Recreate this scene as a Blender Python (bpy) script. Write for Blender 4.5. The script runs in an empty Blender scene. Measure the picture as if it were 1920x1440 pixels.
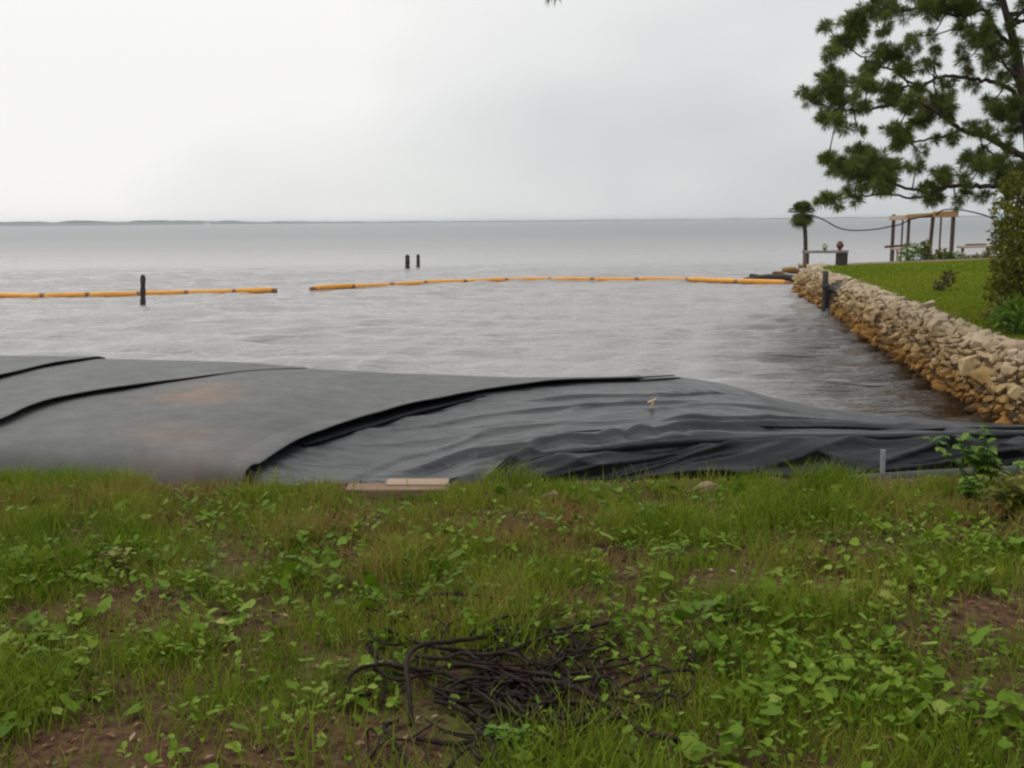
import bpy, bmesh, math, random
import numpy as np
from mathutils import Vector, Matrix

random.seed(7)
rng = np.random.default_rng(11)
SC = bpy.context.scene
COL = SC.collection

# ------------------------------------------------------------------ camera
F = 1884.0                       # focal length in pixels of a 1920 px wide frame
PITCH = math.atan(305.0 / F)
ROLL = math.radians(0.5)
EYE = np.array([0.0, 0.0, 2.8])
_f = np.array([0, math.cos(PITCH), -math.sin(PITCH)])
_r0 = np.array([1.0, 0, 0]); _u0 = np.array([0, math.sin(PITCH), math.cos(PITCH)])
_r = _r0 * math.cos(ROLL) - _u0 * math.sin(ROLL)
_u = _u0 * math.cos(ROLL) + _r0 * math.sin(ROLL)
cd = bpy.data.cameras.new('camera'); cam = bpy.data.objects.new('camera', cd); COL.objects.link(cam)
M = Matrix.Identity(4)
for i in range(3):
    M[i][0] = _r[i]; M[i][1] = _u[i]; M[i][2] = -_f[i]; M[i][3] = EYE[i]
cam.matrix_world = M
cd.sensor_width = 36.0; cd.lens = 36.0 * F / 1920.0
cd.clip_start = 0.05; cd.clip_end = 30000
SC.camera = cam

# ------------------------------------------------------------------ sky, sun, exposure
W = bpy.data.worlds.new('World'); SC.world = W; W.use_nodes = True
SUN_EL, SUN_AZ = math.radians(52), math.radians(-60)      # high, from the left
def world():
    nt = W.node_tree; nt.nodes.clear(); N = nt.nodes.new; L = nt.links.new
    out = N('ShaderNodeOutputWorld'); bg = N('ShaderNodeBackground'); bg.inputs['Strength'].default_value = 0.1
    sky = N('ShaderNodeTexSky'); sky.sky_type = 'NISHITA'; sky.sun_disc = False
    sky.sun_elevation = SUN_EL; sky.sun_rotation = SUN_AZ
    tc = N('ShaderNodeTexCoord')
    mp = N('ShaderNodeMapping'); mp.inputs['Scale'].default_value = (1.0, 1.0, 2.2)
    L(tc.outputs['Generated'], mp.inputs['Vector'])
    nz = N('ShaderNodeTexNoise'); nz.inputs['Scale'].default_value = 2.1; nz.inputs['Detail'].default_value = 3.0
    nz.inputs['Roughness'].default_value = 0.45
    L(mp.outputs['Vector'], nz.inputs['Vector'])
    sx = N('ShaderNodeSeparateXYZ'); L(tc.outputs['Generated'], sx.inputs[0])
    # cloud deck is thinner towards the hidden sun on the left
    mx = N('ShaderNodeMath'); mx.operation = 'MULTIPLY_ADD'; mx.inputs[1].default_value = -0.72; mx.inputs[2].default_value = 0.095
    L(sx.outputs['X'], mx.inputs[0])
    ad0 = N('ShaderNodeMath'); ad0.operation = 'ADD'; L(nz.outputs['Fac'], ad0.inputs[0]); L(mx.outputs[0], ad0.inputs[1])
    zl = N('ShaderNodeMapRange')
    for k, v in (('From Min', 0.0), ('From Max', 0.30), ('To Min', -0.06), ('To Max', 0.10)): zl.inputs[k].default_value = v
    L(sx.outputs['Z'], zl.inputs['Value'])
    ad = N('ShaderNodeMath'); ad.operation = 'ADD'; L(ad0.outputs[0], ad.inputs[0]); L(zl.outputs[0], ad.inputs[1])
    rp = N('ShaderNodeValToRGB'); cr = rp.color_ramp
    cr.elements[0].position = 0.26; cr.elements[0].color = (0.605, 0.630, 0.640, 1)
    cr.elements[1].position = 0.78; cr.elements[1].color = (0.96, 0.95, 0.93, 1)
    e = cr.elements.new(0.50); e.color = (0.775, 0.787, 0.780, 1)
    L(ad.outputs[0], rp.inputs['Fac'])
    zr = N('ShaderNodeMapRange'); zr.interpolation_type = 'SMOOTHSTEP'
    for k, v in (('From Min', 0.10), ('From Max', 0.95), ('To Min', 10.0), ('To Max', 15.0)): zr.inputs[k].default_value = v
    L(sx.outputs['Z'], zr.inputs['Value'])
    sc = N('ShaderNodeVectorMath'); sc.operation = 'SCALE'; L(zr.outputs[0], sc.inputs['Scale'])
    L(rp.outputs['Color'], sc.inputs[0])
    mix = N('ShaderNodeMix'); mix.data_type = 'RGBA'; mix.inputs[0].default_value = 0.96
    L(sky.outputs['Color'], mix.inputs[6]); L(sc.outputs[0], mix.inputs[7])
    L(mix.outputs[2], bg.inputs['Color']); L(bg.outputs[0], out.inputs['Surface'])
world()
sd = bpy.data.lights.new('sun', 'SUN'); sd.energy = 0.7; sd.angle = math.radians(35); sd.color = (1.0, 0.97, 0.93)
sun = bpy.data.objects.new('sun', sd); COL.objects.link(sun)
_sd = Vector((math.sin(SUN_AZ) * math.cos(SUN_EL), math.cos(SUN_AZ) * math.cos(SUN_EL), math.sin(SUN_EL)))
sun.rotation_euler = _sd.to_track_quat('Z', 'Y').to_euler(); sun.location = (-20, 0, 30)
vs = SC.view_settings
vs.view_transform = 'Standard'; vs.look = 'None'; vs.gamma = 1.0; vs.exposure = 0.0; vs.use_curve_mapping = False
SC.cycles.filter_width = 2.3
SC.cycles.max_bounces = 6

# ------------------------------------------------------------------ helpers
def ray(px, py):
    return _f + _r * ((px - 960) / F) + _u * ((720 - py) / F)
def at_z(px, py, z):
    d = ray(px, py); return EYE + d * ((z - EYE[2]) / d[2])
def at_y(px, py, Y):
    d = ray(px, py); return EYE + d * (Y / d[1])
def project(P):
    q = np.asarray(P) - EYE
    w = q @ _f
    return 960 + F * (q @ _r) / w, 720 - F * (q @ _u) / w
def sstep(a, b, x):
    t = np.clip((x - a) / (b - a), 0, 1); return t * t * (3 - 2 * t)
_lat = np.random.default_rng(5).random((256, 256))
def vnoise(x, y):
    x = np.asarray(x, float); y = np.asarray(y, float)
    xi = np.floor(x).astype(int); yi = np.floor(y).astype(int)
    fx = x - xi; fy = y - yi; fx = fx * fx * (3 - 2 * fx); fy = fy * fy * (3 - 2 * fy)
    g = lambda a, b: _lat[a % 256, b % 256]
    return (g(xi, yi) * (1 - fx) + g(xi + 1, yi) * fx) * (1 - fy) + (g(xi, yi + 1) * (1 - fx) + g(xi + 1, yi + 1) * fx) * fy
def fbm(x, y, o=4):
    s = 0; a = 0.5
    for k in range(o):
        s = s + a * vnoise(x * 2 ** k + 17.3 * k, y * 2 ** k + 9.1 * k); a *= 0.5
    return s / (1 - 0.5 ** o)

def tag(o, label=None, cat=None, group=None, kind=None):
    if label: o['label'] = label
    if cat: o['category'] = cat
    if group: o['group'] = group
    if kind: o['kind'] = kind
    return o
def empty(name, loc=(0, 0, 0)):
    o = bpy.data.objects.new(name, None); COL.objects.link(o); o.location = loc; o.empty_display_size = 0.2
    return o
def mesh_np(name, V, faces, mat=None, parent=None, smooth=True, rnd=None):
    """V (n,3); faces: list of int arrays (m,k). Vertices are in world space; parent offset is removed."""
    V = np.asarray(V, dtype=np.float64)
    if parent is not None: V = V - np.array(parent_world(parent))
    me = bpy.data.meshes.new(name)
    faces = [np.asarray(f, dtype=np.int32) for f in faces if len(f)]
    nl = sum(f.size for f in faces); nf = sum(len(f) for f in faces)
    me.vertices.add(len(V)); me.vertices.foreach_set('co', V.astype(np.float32).ravel())
    me.loops.add(nl); me.loops.foreach_set('vertex_index', np.concatenate([f.ravel() for f in faces]))
    me.polygons.add(nf)
    tot = np.concatenate([np.full(len(f), f.shape[1], dtype=np.int32) for f in faces])
    st = np.concatenate([[0], np.cumsum(tot)[:-1]]).astype(np.int32)
    me.polygons.foreach_set('loop_start', st); me.polygons.foreach_set('loop_total', tot)
    me.update(calc_edges=True); me.validate()
    me.polygons.foreach_set('use_smooth', np.full(len(me.polygons), smooth, dtype=bool))
    if rnd is not None:
        a = me.attributes.new('rnd', 'FLOAT', 'POINT'); a.data.foreach_set('value', np.asarray(rnd, dtype=np.float32))
    if mat: me.materials.append(mat)
    o = bpy.data.objects.new(name, me); COL.objects.link(o)
    if parent is not None: o.parent = parent
    return o
def parent_world(p):
    v = Vector(p.location); q = p.parent
    while q is not None: v = v + Vector(q.location); q = q.parent
    return v
class MB:
    """collects shapes (world space) for ONE mesh object"""
    def __init__(s): s.V = []; s.F = {}; s.n = 0
    def add(s, V, faces):
        V = np.asarray(V, float)
        for f in faces:
            f = np.asarray(f, dtype=np.int32)
            if len(f): s.F.setdefault(f.shape[1], []).append(f + s.n)
        s.V.append(V); s.n += len(V)
    def box(s, c, size, rot=None, jitter=0.0):
        c = np.asarray(c, float); h = np.asarray(size, float) / 2
        b = 0.12 * min(h)
        P = []
        for sx in (-1, 1):
            for sy in (-1, 1):
                for sz in (-1, 1): P.append((sx * h[0], sy * h[1], sz * h[2]))
        P = np.array(P)
        if jitter: P = P + rng.normal(0, jitter, P.shape)
        if rot is not None: P = P @ np.array(rot.to_3x3() if hasattr(rot, 'to_3x3') else rot).T
        s.add(P + c, [[(0, 1, 3, 2), (4, 6, 7, 5), (0, 4, 5, 1), (2, 3, 7, 6), (0, 2, 6, 4), (1, 5, 7, 3)]])
    def beam(s, a, b, w, h):
        """rectangular bar from a to b"""
        a = np.asarray(a, float); b = np.asarray(b, float); d = b - a; L = np.linalg.norm(d); d = d / L
        up = np.array([0, 0, 1.0]) if abs(d[2]) < 0.9 else np.array([0, 1.0, 0])
        sd = np.cross(d, up); sd /= np.linalg.norm(sd); u2 = np.cross(sd, d)
        P = []
        for t in (a, b):
            for (p, q) in ((-1, -1), (1, -1), (1, 1), (-1, 1)): P.append(t + sd * p * w / 2 + u2 * q * h / 2)
        s.add(P, [[(0, 1, 2, 3), (7, 6, 5, 4), (0, 4, 5, 1), (1, 5, 6, 2), (2, 6, 7, 3), (3, 7, 4, 0)]])
    def tube(s, path, rad, n=8, cap=True):
        P = np.asarray(path, float); m = len(P); rad = np.broadcast_to(np.asarray(rad, float), (m,))
        T = np.gradient(P, axis=0); T /= (np.linalg.norm(T, axis=1, keepdims=True) + 1e-12)
        ref = np.array([0, 0, 1.0]) if abs(T[0][2]) < 0.9 else np.array([1.0, 0, 0])
        A = np.zeros_like(P); v = np.cross(ref, T[0]); v /= np.linalg.norm(v)
        for i in range(m):
            v = v - T[i] * (v @ T[i]); v /= (np.linalg.norm(v) + 1e-12); A[i] = v
        B = np.cross(T, A)
        an = np.linspace(0, 2 * math.pi, n, endpoint=False)
        V = P[:, None, :] + rad[:, None, None] * (np.cos(an)[None, :, None] * A[:, None, :] + np.sin(an)[None, :, None] * B[:, None, :])
        i = np.arange(m - 1)[:, None] * n; j = np.arange(n)[None, :]; k = (j + 1) % n
        Q = np.stack([i + j, i + k, i + n + k, i + n + j], -1).reshape(-1, 4)
        fs = [Q]
        if cap: fs.append([tuple(range(n))[::-1]]); fs.append([tuple((m - 1) * n + q for q in range(n))])
        s.add(V.reshape(-1, 3), fs)
    def build(s, name, mat=None, parent=None, smooth=False, rnd=None):
        return mesh_np(name, np.concatenate(s.V), [np.concatenate(v) for v in s.F.values()], mat, parent, smooth, rnd)
def spline(pts, n):
    """Catmull-Rom through pts"""
    P = np.asarray(pts, float); P = np.vstack([2 * P[0] - P[1], P, 2 * P[-1] - P[-2]])
    out = []; segs = len(P) - 3
    for t in np.linspace(0, segs - 1e-6, n):
        i = int(t); u = t - i; a, b, c, d = P[i:i + 4]
        out.append(0.5 * (2 * b + (c - a) * u + (2 * a - 5 * b + 4 * c - d) * u * u + (3 * b - a - 3 * c + d) * u ** 3))
    return np.array(out)
def grid_faces(nr, nc):
    i = np.arange(nr - 1)[:, None] * nc; j = np.arange(nc - 1)[None, :]
    return np.stack([i + j, i + j + 1, i + nc + j + 1, i + nc + j], -1).reshape(-1, 4)
def smooth_flat(o, ang=40):
    m = o.data
    m.polygons.foreach_set('use_smooth', np.ones(len(m.polygons), dtype=bool))
    m.set_sharp_from_angle(angle=math.radians(ang))
def bevel(o, w=0.01):
    bm = bmesh.new(); bm.from_mesh(o.data)
    bmesh.ops.bevel(bm, geom=list(bm.edges), offset=w, segments=1, affect='EDGES', clamp_overlap=True)
    bm.to_mesh(o.data); bm.free()

# ------------------------------------------------------------------ materials
def mat(name):
    m = bpy.data.materials.new(name); m.use_nodes = True
    nt = m.node_tree; b = nt.nodes['Principled BSDF']
    return m, nt, b
def node(nt, t, **kw):
    n = nt.nodes.new(t)
    for k, v in kw.items():
        if k in n.inputs.keys(): n.inputs[k].default_value = v
        else: setattr(n, k, v)
    return n
def ramp(nt, fac, stops):
    r = nt.nodes.new('ShaderNodeValToRGB'); c = r.color_ramp
    while len(c.elements) < len(stops): c.elements.new(0.5)
    for e, (p, col) in zip(c.elements, stops): e.position = p; e.color = (*col, 1)
    nt.links.new(fac, r.inputs['Fac']); return r.outputs['Color']
def noise(nt, scale, detail=4, rough=0.55, vec=None, stretch=None):
    n = node(nt, 'ShaderNodeTexNoise', Scale=scale, Detail=detail, Roughness=rough)
    if vec is None: vec = nt.nodes.new('ShaderNodeNewGeometry').outputs['Position']
    if stretch:
        mp = node(nt, 'ShaderNodeMapping', Scale=stretch); nt.links.new(vec, mp.inputs['Vector']); vec = mp.outputs['Vector']
    nt.links.new(vec, n.inputs['Vector']); return n.outputs['Fac']
def mixc(nt, fac, a, b, blend='MIX'):
    m = nt.nodes.new('ShaderNodeMix'); m.data_type = 'RGBA'; m.blend_type = blend
    for v, s in ((fac, 0), (a, 6), (b, 7)):
        if hasattr(v, 'is_linked'): nt.links.new(v, m.inputs[s])
        elif s == 0: m.inputs[0].default_value = v
        else: m.inputs[s].default_value = (*v, 1)
    return m.outputs[2]
def math_(nt, op, a, b=None, c=None):
    m = nt.nodes.new('ShaderNodeMath'); m.operation = op
    for i, v in enumerate((a, b, c)):
        if v is None: continue
        if hasattr(v, 'is_linked'): nt.links.new(v, m.inputs[i])
        else: m.inputs[i].default_value = v
    return m.outputs[0]
def bump(nt, b, h, strength=0.5, dist=0.02):
    n = node(nt, 'ShaderNodeBump', Strength=strength, Distance=dist)
    nt.links.new(h, n.inputs['Height']); nt.links.new(n.outputs['Normal'], b.inputs['Normal'])
def posz(nt):
    g = nt.nodes.new('ShaderNodeNewGeometry'); s = nt.nodes.new('ShaderNodeSeparateXYZ')
    nt.links.new(g.outputs['Position'], s.inputs[0]); return s.outputs['Z']
def simple(name, stops, scale=8, rough=0.8, bs=0.4, bd=0.01, stretch=None, spec=0.5):
    m, nt, b = mat(name)
    f = noise(nt, scale, 5, 0.6, stretch=stretch)
    nt.links.new(ramp(nt, f, stops), b.inputs['Base Color'])
    b.inputs['Roughness'].default_value = rough; b.inputs['Specular IOR Level'].default_value = spec
    bump(nt, b, f, bs, bd); return m
def leafmat(name, stops, rough=0.5, patch=None, spec=0.35, trans=0.25):
    """foliage: colour of each leaf from its own random value, slow drift of hue over the ground"""
    m, nt, b = mat(name)
    at = node(nt, 'ShaderNodeAttribute', attribute_name='rnd')
    fac = at.outputs['Fac']
    if patch:
        pn = noise(nt, patch, 3)
        fac = math_(nt, 'ADD', math_(nt, 'MULTIPLY', fac, 0.62), math_(nt, 'MULTIPLY_ADD', pn, 1.3, -0.46))
    c = ramp(nt, fac, stops)
    nt.links.new(c, b.inputs['Base Color'])
    b.inputs['Roughness'].default_value = rough; b.inputs['Specular IOR Level'].default_value = spec
    tr = nt.nodes.new('ShaderNodeBsdfTranslucent'); nt.links.new(c, tr.inputs['Color'])
    mx = nt.nodes.new('ShaderNodeMixShader'); mx.inputs[0].default_value = trans
    nt.links.new(b.outputs[0], mx.inputs[1]); nt.links.new(tr.outputs[0], mx.inputs[2])
    nt.links.new(mx.outputs[0], nt.nodes['Material Output'].inputs['Surface'])
    return m

MT = {}
def ground_mat():
    m, nt, b = mat('soil_and_turf')
    n1 = noise(nt, 1.1, 4); n2 = noise(nt, 22, 5, 0.65); n3 = noise(nt, 90, 3)
    soil = ramp(nt, n2, [(0.28, (0.030, 0.014, 0.008)), (0.5, (0.085, 0.041, 0.022)), (0.75, (0.15, 0.080, 0.047))])
    moss = ramp(nt, n3, [(0.3, (0.035, 0.060, 0.008)), (0.7, (0.10, 0.14, 0.02))])
    n1 = math_(nt, 'ADD', math_(nt, 'MULTIPLY', n1, 0.55), math_(nt, 'MULTIPLY', n2, 0.45))
    f = ramp(nt, n1, [(0.46, (0, 0, 0)), (0.66, (1, 1, 1))])
    near = mixc(nt, f, soil, moss)
    # lawn beyond the stone wall
    g = nt.nodes.new('ShaderNodeNewGeometry'); s = nt.nodes.new('ShaderNodeSeparateXYZ'); nt.links.new(g.outputs['Position'], s.inputs[0])
    lf = math_(nt, 'GREATER_THAN', s.outputs['Y'], 8.5)
    l1 = noise(nt, 0.35, 4); l2 = noise(nt, 9, 4)
    lawn = ramp(nt, l1, [(0.3, (0.085, 0.135, 0.008)), (0.55, (0.12, 0.165, 0.012)), (0.75, (0.17, 0.165, 0.018))])
    lawn = mixc(nt, 0.5, lawn, ramp(nt, l2, [(0.3, (0.04, 0.07, 0.01)), (0.7, (0.13, 0.17, 0.035))]))
    # bare sandy margin round the point
    at = node(nt, 'ShaderNodeAttribute', attribute_name='rnd')
    sand = ramp(nt, n2, [(0.3, (0.10, 0.07, 0.045)), (0.7, (0.30, 0.24, 0.17))])
    e = math_(nt, 'ADD', at.outputs['Fac'], math_(nt, 'MULTIPLY_ADD', noise(nt, 2.5, 3), 0.8, -0.4))
    lawn = mixc(nt, ramp(nt, e, [(0.4, (0, 0, 0)), (0.6, (1, 1, 1))]), lawn, sand)
    c = mixc(nt, lf, near, lawn)
    nt.links.new(c, b.inputs['Base Color']); b.inputs['Roughness'].default_value = 0.95
    b.inputs['Specular IOR Level'].default_value = 0.2
    bump(nt, b, n2, 0.8, 0.03); return m
MT['ground'] = ground_mat()

def water_mat():
    m, nt, b = mat('bay_water')
    n1 = noise(nt, 1.6, 4, 0.55, stretch=(0.40, 1.6, 1))
    n2 = noise(nt, 6.0, 3, 0.6, stretch=(0.40, 1.5, 1))
    n3 = noise(nt, 0.35, 3, 0.5, stretch=(0.22, 1.2, 1))
    h = math_(nt, 'ADD', math_(nt, 'MULTIPLY', n1, 0.21), math_(nt, 'ADD', math_(nt, 'MULTIPLY', n2, 0.085), math_(nt, 'MULTIPLY', n3, 0.30)))
    bump(nt, b, h, 0.75, 1.0)
    at = node(nt, 'ShaderNodeAttribute', attribute_name='rnd')          # 1 along the wall: shallow tea-brown water plus the pine's dark reflection painted in
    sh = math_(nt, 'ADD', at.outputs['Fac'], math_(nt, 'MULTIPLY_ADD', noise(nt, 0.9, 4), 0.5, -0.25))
    g = nt.nodes.new('ShaderNodeNewGeometry'); sp = nt.nodes.new('ShaderNodeSeparateXYZ'); nt.links.new(g.outputs['Position'], sp.inputs[0])
    # silty inside the boom, greyer beyond; distance darkening also stands in for weaker reflection
    op = node(nt, 'ShaderNodeMapRange'); op.interpolation_type = 'SMOOTHSTEP'
    for k, v in (('From Min', 34), ('From Max', 240), ('To Min', 0.0), ('To Max', 1.0)): op.inputs[k].default_value = v
    nt.links.new(sp.outputs['Y'], op.inputs['Value'])
    c = mixc(nt, op.outputs[0], (0.285, 0.275, 0.268), (0.160, 0.176, 0.182))
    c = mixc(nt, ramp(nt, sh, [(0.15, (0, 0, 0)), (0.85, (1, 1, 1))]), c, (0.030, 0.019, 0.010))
    nt.links.new(c, b.inputs['Base Color'])
    # open water: wind ripples too small to mesh; calmer inside the boom
    mr = node(nt, 'ShaderNodeMapRange'); mr.interpolation_type = 'SMOOTHSTEP'
    for k, v in (('From Min', 38), ('From Max', 120), ('To Min', 0.09), ('To Max', 0.33)): mr.inputs[k].default_value = v
    nt.links.new(sp.outputs['Y'], mr.inputs['Value']); nt.links.new(mr.outputs[0], b.inputs['Roughness'])
    b.inputs['IOR'].default_value = 1.333
    return m
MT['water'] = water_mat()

def fabric_mat(name, base, dust, rough, stain=None, streak=(0.4, 3, 1), bs=0.25, spec=0.4, fine=0.0):
    m, nt, b = mat(name)
    n1 = noise(nt, 1.4, 5, 0.6, stretch=streak); n2 = noise(nt, 70, 2, 0.5); n3 = noise(nt, 5, 4, 0.6)
    c = mixc(nt, ramp(nt, n1, [(0.3, (0, 0, 0)), (0.72, (1, 1, 1))]), base, dust)
    c = mixc(nt, math_(nt, 'MULTIPLY', n3, 0.35), c, tuple(0.6 * x for x in base))
    if stain:
        g = nt.nodes.new('ShaderNodeNewGeometry')
        for (p, r, col, amt) in stain:
            d = nt.nodes.new('ShaderNodeVectorMath'); d.operation = 'DISTANCE'; d.inputs[1].default_value = tuple(p)
            nt.links.new(g.outputs['Position'], d.inputs[0])
            k = math_(nt, 'ADD', math_(nt, 'DIVIDE', d.outputs['Value'], r), math_(nt, 'MULTIPLY_ADD', noise(nt, 4.5, 5, 0.7), 2.4, -1.2))
            mk = ramp(nt, k, [(0.25, (1, 1, 1)), (0.95, (0, 0, 0))])
            c = mixc(nt, math_(nt, 'MULTIPLY', mk, amt), c, col)
    nt.links.new(c, b.inputs['Base Color'])
    nt.links.new(ramp(nt, n3, [(0.3, (rough - .07,) * 3), (0.7, (rough + .07,) * 3)]), b.inputs['Roughness'])
    b.inputs['Specular IOR Level'].default_value = spec
    hgt = math_(nt, 'ADD', n2, math_(nt, 'MULTIPLY', n1, 1.5))
    if fine:       # tight flat creases running along the sheet
        w = noise(nt, 3.2, 3, 0.55, stretch=(0.35, 2.6, 1.6)); w = math_(nt, 'ABSOLUTE', math_(nt, 'SUBTRACT', w, 0.5))
        w2 = noise(nt, 1.3, 3, 0.5, stretch=(0.5, 2.2, 2.0)); w2 = math_(nt, 'ABSOLUTE', math_(nt, 'SUBTRACT', w2, 0.5))
        hgt = math_(nt, 'ADD', hgt, math_(nt, 'MULTIPLY', math_(nt, 'ADD', w, math_(nt, 'MULTIPLY', w2, 1.6)), -26.0 * fine))
    bump(nt, b, hgt, bs, 0.006)
    return m

MT['rock'] = None
def rock_mat():
    m, nt, b = mat('weathered_stone')
    oi = nt.nodes.new('ShaderNodeObjectInfo')
    at = node(nt, 'ShaderNodeAttribute', attribute_name='rnd')
    r = math_(nt, 'FRACT', math_(nt, 'ADD', oi.outputs['Random'], at.outputs['Fac']))
    n1 = noise(nt, 9, 5, 0.65); n2 = noise(nt, 45, 4, 0.6)
    dry = ramp(nt, r, [(0.0, (0.29, 0.185, 0.070)), (0.3, (0.42, 0.295, 0.13)), (0.55, (0.50, 0.385, 0.22)), (0.8, (0.33, 0.225, 0.10)), (1.0, (0.47, 0.345, 0.22))])
    dry = mixc(nt, 0.65, dry, ramp(nt, n1, [(0.25, (0.25, 0.22, 0.2)), (0.5, (0.8, 0.8, 0.8)), (0.8, (1, 1, 1))]), 'MULTIPLY')
    dry = mixc(nt, ramp(nt, posz(nt), [(0.70, (0, 0, 0)), (0.98, (0.55,) * 3)]), dry, (0.50, 0.42, 0.32))     # paler towards the top of the wall
    wet = ramp(nt, n1, [(0.25, (0.06, 0.028, 0.008)), (0.5, (0.24, 0.115, 0.022)), (0.75, (0.42, 0.25, 0.06))])
    z = math_(nt, 'ADD', posz(nt), math_(nt, 'MULTIPLY_ADD', noise(nt, 2.2, 4), 0.9, -0.45))
    c = mixc(nt, ramp(nt, z, [(0.18, (1, 1, 1)), (0.62, (0, 0, 0))]), dry, wet)
    c = mixc(nt, ramp(nt, posz(nt), [(0.02, (0.85,) * 3), (0.12, (0, 0, 0))]), c, (0.035, 0.020, 0.010))
    nt.links.new(c, b.inputs['Base Color']); b.inputs['Roughness'].default_value = 0.9
    b.inputs['Specular IOR Level'].default_value = 0.3
    bump(nt, b, math_(nt, 'ADD', n1, n2), 0.7, 0.02); return m
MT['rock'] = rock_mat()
MT['core'] = simple('wall_core', [(0.3, (0.035, 0.022, 0.012)), (0.7, (0.16, 0.10, 0.05))], 6, 0.95)
MT['bark'] = simple('pine_bark', [(0.3, (0.020, 0.014, 0.012)), (0.7, (0.075, 0.050, 0.040))], 14, 0.95, 0.8, 0.03, (1, 1, 0.25))
MT['darkwood'] = simple('wet_piling_wood', [(0.3, (0.012, 0.010, 0.010)), (0.7, (0.055, 0.047, 0.042))], 10, 0.85, 0.6, 0.02, (2, 2, 0.3))
MT['redwood'] = simple('red_brown_timber', [(0.3, (0.045, 0.022, 0.018)), (0.7, (0.12, 0.062, 0.045))], 8, 0.85, 0.4, 0.01, (3, 3, 0.4))
MT['tanwood'] = simple('tan_timber', [(0.3, (0.25, 0.135, 0.05)), (0.7, (0.40, 0.24, 0.10))], 8, 0.8, 0.4, 0.01, (0.4, 3, 3))
MT['palewood'] = simple('pale_timber', [(0.3, (0.38, 0.27, 0.18)), (0.7, (0.58, 0.45, 0.33))], 10, 0.8, 0.4, 0.01, (0.5, 4, 4))
MT['board'] = simple('cut_board', [(0.3, (0.13, 0.075, 0.045)), (0.7, (0.25, 0.16, 0.10))], 10, 0.8, 0.4, 0.01, (0.5, 6, 6))
MT['plank'] = simple('weathered_plank', [(0.3, (0.24, 0.16, 0.11)), (0.7, (0.38, 0.28, 0.20))], 10, 0.8, 0.4, 0.01, (0.5, 6, 6))
MT['greywood'] = simple('grey_weathered_wood', [(0.3, (0.15, 0.13, 0.12)), (0.7, (0.32, 0.29, 0.27))], 9, 0.9)
MT['float'] = simple('orange_boom_vinyl', [(0.3, (0.60, 0.24, 0.020)), (0.7, (0.80, 0.37, 0.045))], 3, 0.45, 0.15, 0.01, (0.6, 1, 4))
MT['joint'] = simple('boom_connector', [(0.3, (0.20, 0.07, 0.012)), (0.7, (0.34, 0.13, 0.03))], 6, 0.6)
MT['cable'] = simple('black_cable', [(0.3, (0.008, 0.005, 0.004)), (0.7, (0.030, 0.017, 0.013))], 30, 0.7, 0.3, 0.003, None, 0.15)
MT['pipe'] = simple('black_plastic_pipe', [(0.3, (0.016, 0.019, 0.023)), (0.7, (0.035, 0.040, 0.046))], 12, 0.5, 0.1, 0.003)
MT['strap'] = simple('grey_metal', [(0.3, (0.16, 0.17, 0.18)), (0.7, (0.28, 0.29, 0.30))], 12, 0.6)
MT['pot'] = simple('dark_red_glaze', [(0.3, (0.075, 0.018, 0.024)), (0.7, (0.13, 0.035, 0.042))], 12, 0.5)
MT['white'] = simple('white_paint', [(0.3, (0.6, 0.6, 0.6)), (0.7, (0.8, 0.8, 0.8))], 4, 0.7)
MT['tanstone'] = simple('tan_stone', [(0.3, (0.13, 0.095, 0.045)), (0.7, (0.26, 0.20, 0.11))], 18, 0.9, 0.6, 0.02)
MT['far'] = simple('far_forest', [(0.3, (0.018, 0.030, 0.018)), (0.7, (0.045, 0.062, 0.035))], 0.02, 1.0, 0, 0.01)
MT['grass'] = leafmat('grass_blades', [(0.0, (0.060, 0.115, 0.008)), (0.35, (0.140, 0.212, 0.013)), (0.60, (0.195, 0.245, 0.022)), (0.78, (0.26, 0.21, 0.055)), (1.0, (0.24, 0.125, 0.060))], 0.7, 0.9, 0.08)
MT['weed'] = leafmat('weed_leaves', [(0.0, (0.048, 0.100, 0.005)), (0.4, (0.105, 0.185, 0.009)), (0.72, (0.165, 0.245, 0.018)), (0.91, (0.26, 0.32, 0.075)), (1.0, (0.44, 0.36, 0.10))], 0.50, 0.7, 0.14)
MT['litter'] = leafmat('dead_leaves', [(0.0, (0.045, 0.020, 0.012)), (0.5, (0.13, 0.060, 0.032)), (0.85, (0.22, 0.12, 0.06)), (1.0, (0.34, 0.25, 0.16))], 0.8, None, 0.2, 0.1)
MT['lawn'] = leafmat('lawn_blades', [(0.0, (0.105, 0.170, 0.006)), (0.5, (0.170, 0.225, 0.010)), (1.0, (0.260, 0.235, 0.022))], 0.8, 0.25, 0.06)
MT['needle'] = leafmat('pine_needles', [(0.0, (0.085, 0.115, 0.030)), (0.5, (0.150, 0.195, 0.040)), (0.9, (0.23, 0.27, 0.06)), (1.0, (0.24, 0.17, 0.06))], 0.6, None, 0.2, 0.4)
MT['bush'] = leafmat('shrub_leaves', [(0.0, (0.060, 0.075, 0.008)), (0.5, (0.130, 0.145, 0.016)), (0.85, (0.20, 0.20, 0.026)), (1.0, (0.22, 0.12, 0.035))], 0.6, None, 0.2, 0.2)
MT['palm'] = leafmat('palm_fronds', [(0.0, (0.040, 0.065, 0.014)), (0.6, (0.090, 0.120, 0.020)), (1.0, (0.22, 0.19, 0.045))], 0.6, None, 0.2, 0.2)
MT['brownleaf'] = leafmat('brown_sapling_leaves', [(0.0, (0.035, 0.028, 0.010)), (0.6, (0.085, 0.065, 0.022)), (1.0, (0.15, 0.10, 0.04))], 0.6)
MT['brightleaf'] = leafmat('bright_weed_leaves', [(0.0, (0.050, 0.125, 0.008)), (0.6, (0.105, 0.200, 0.014)), (1.0, (0.18, 0.25, 0.04))], 0.5, None, 0.25)
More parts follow.
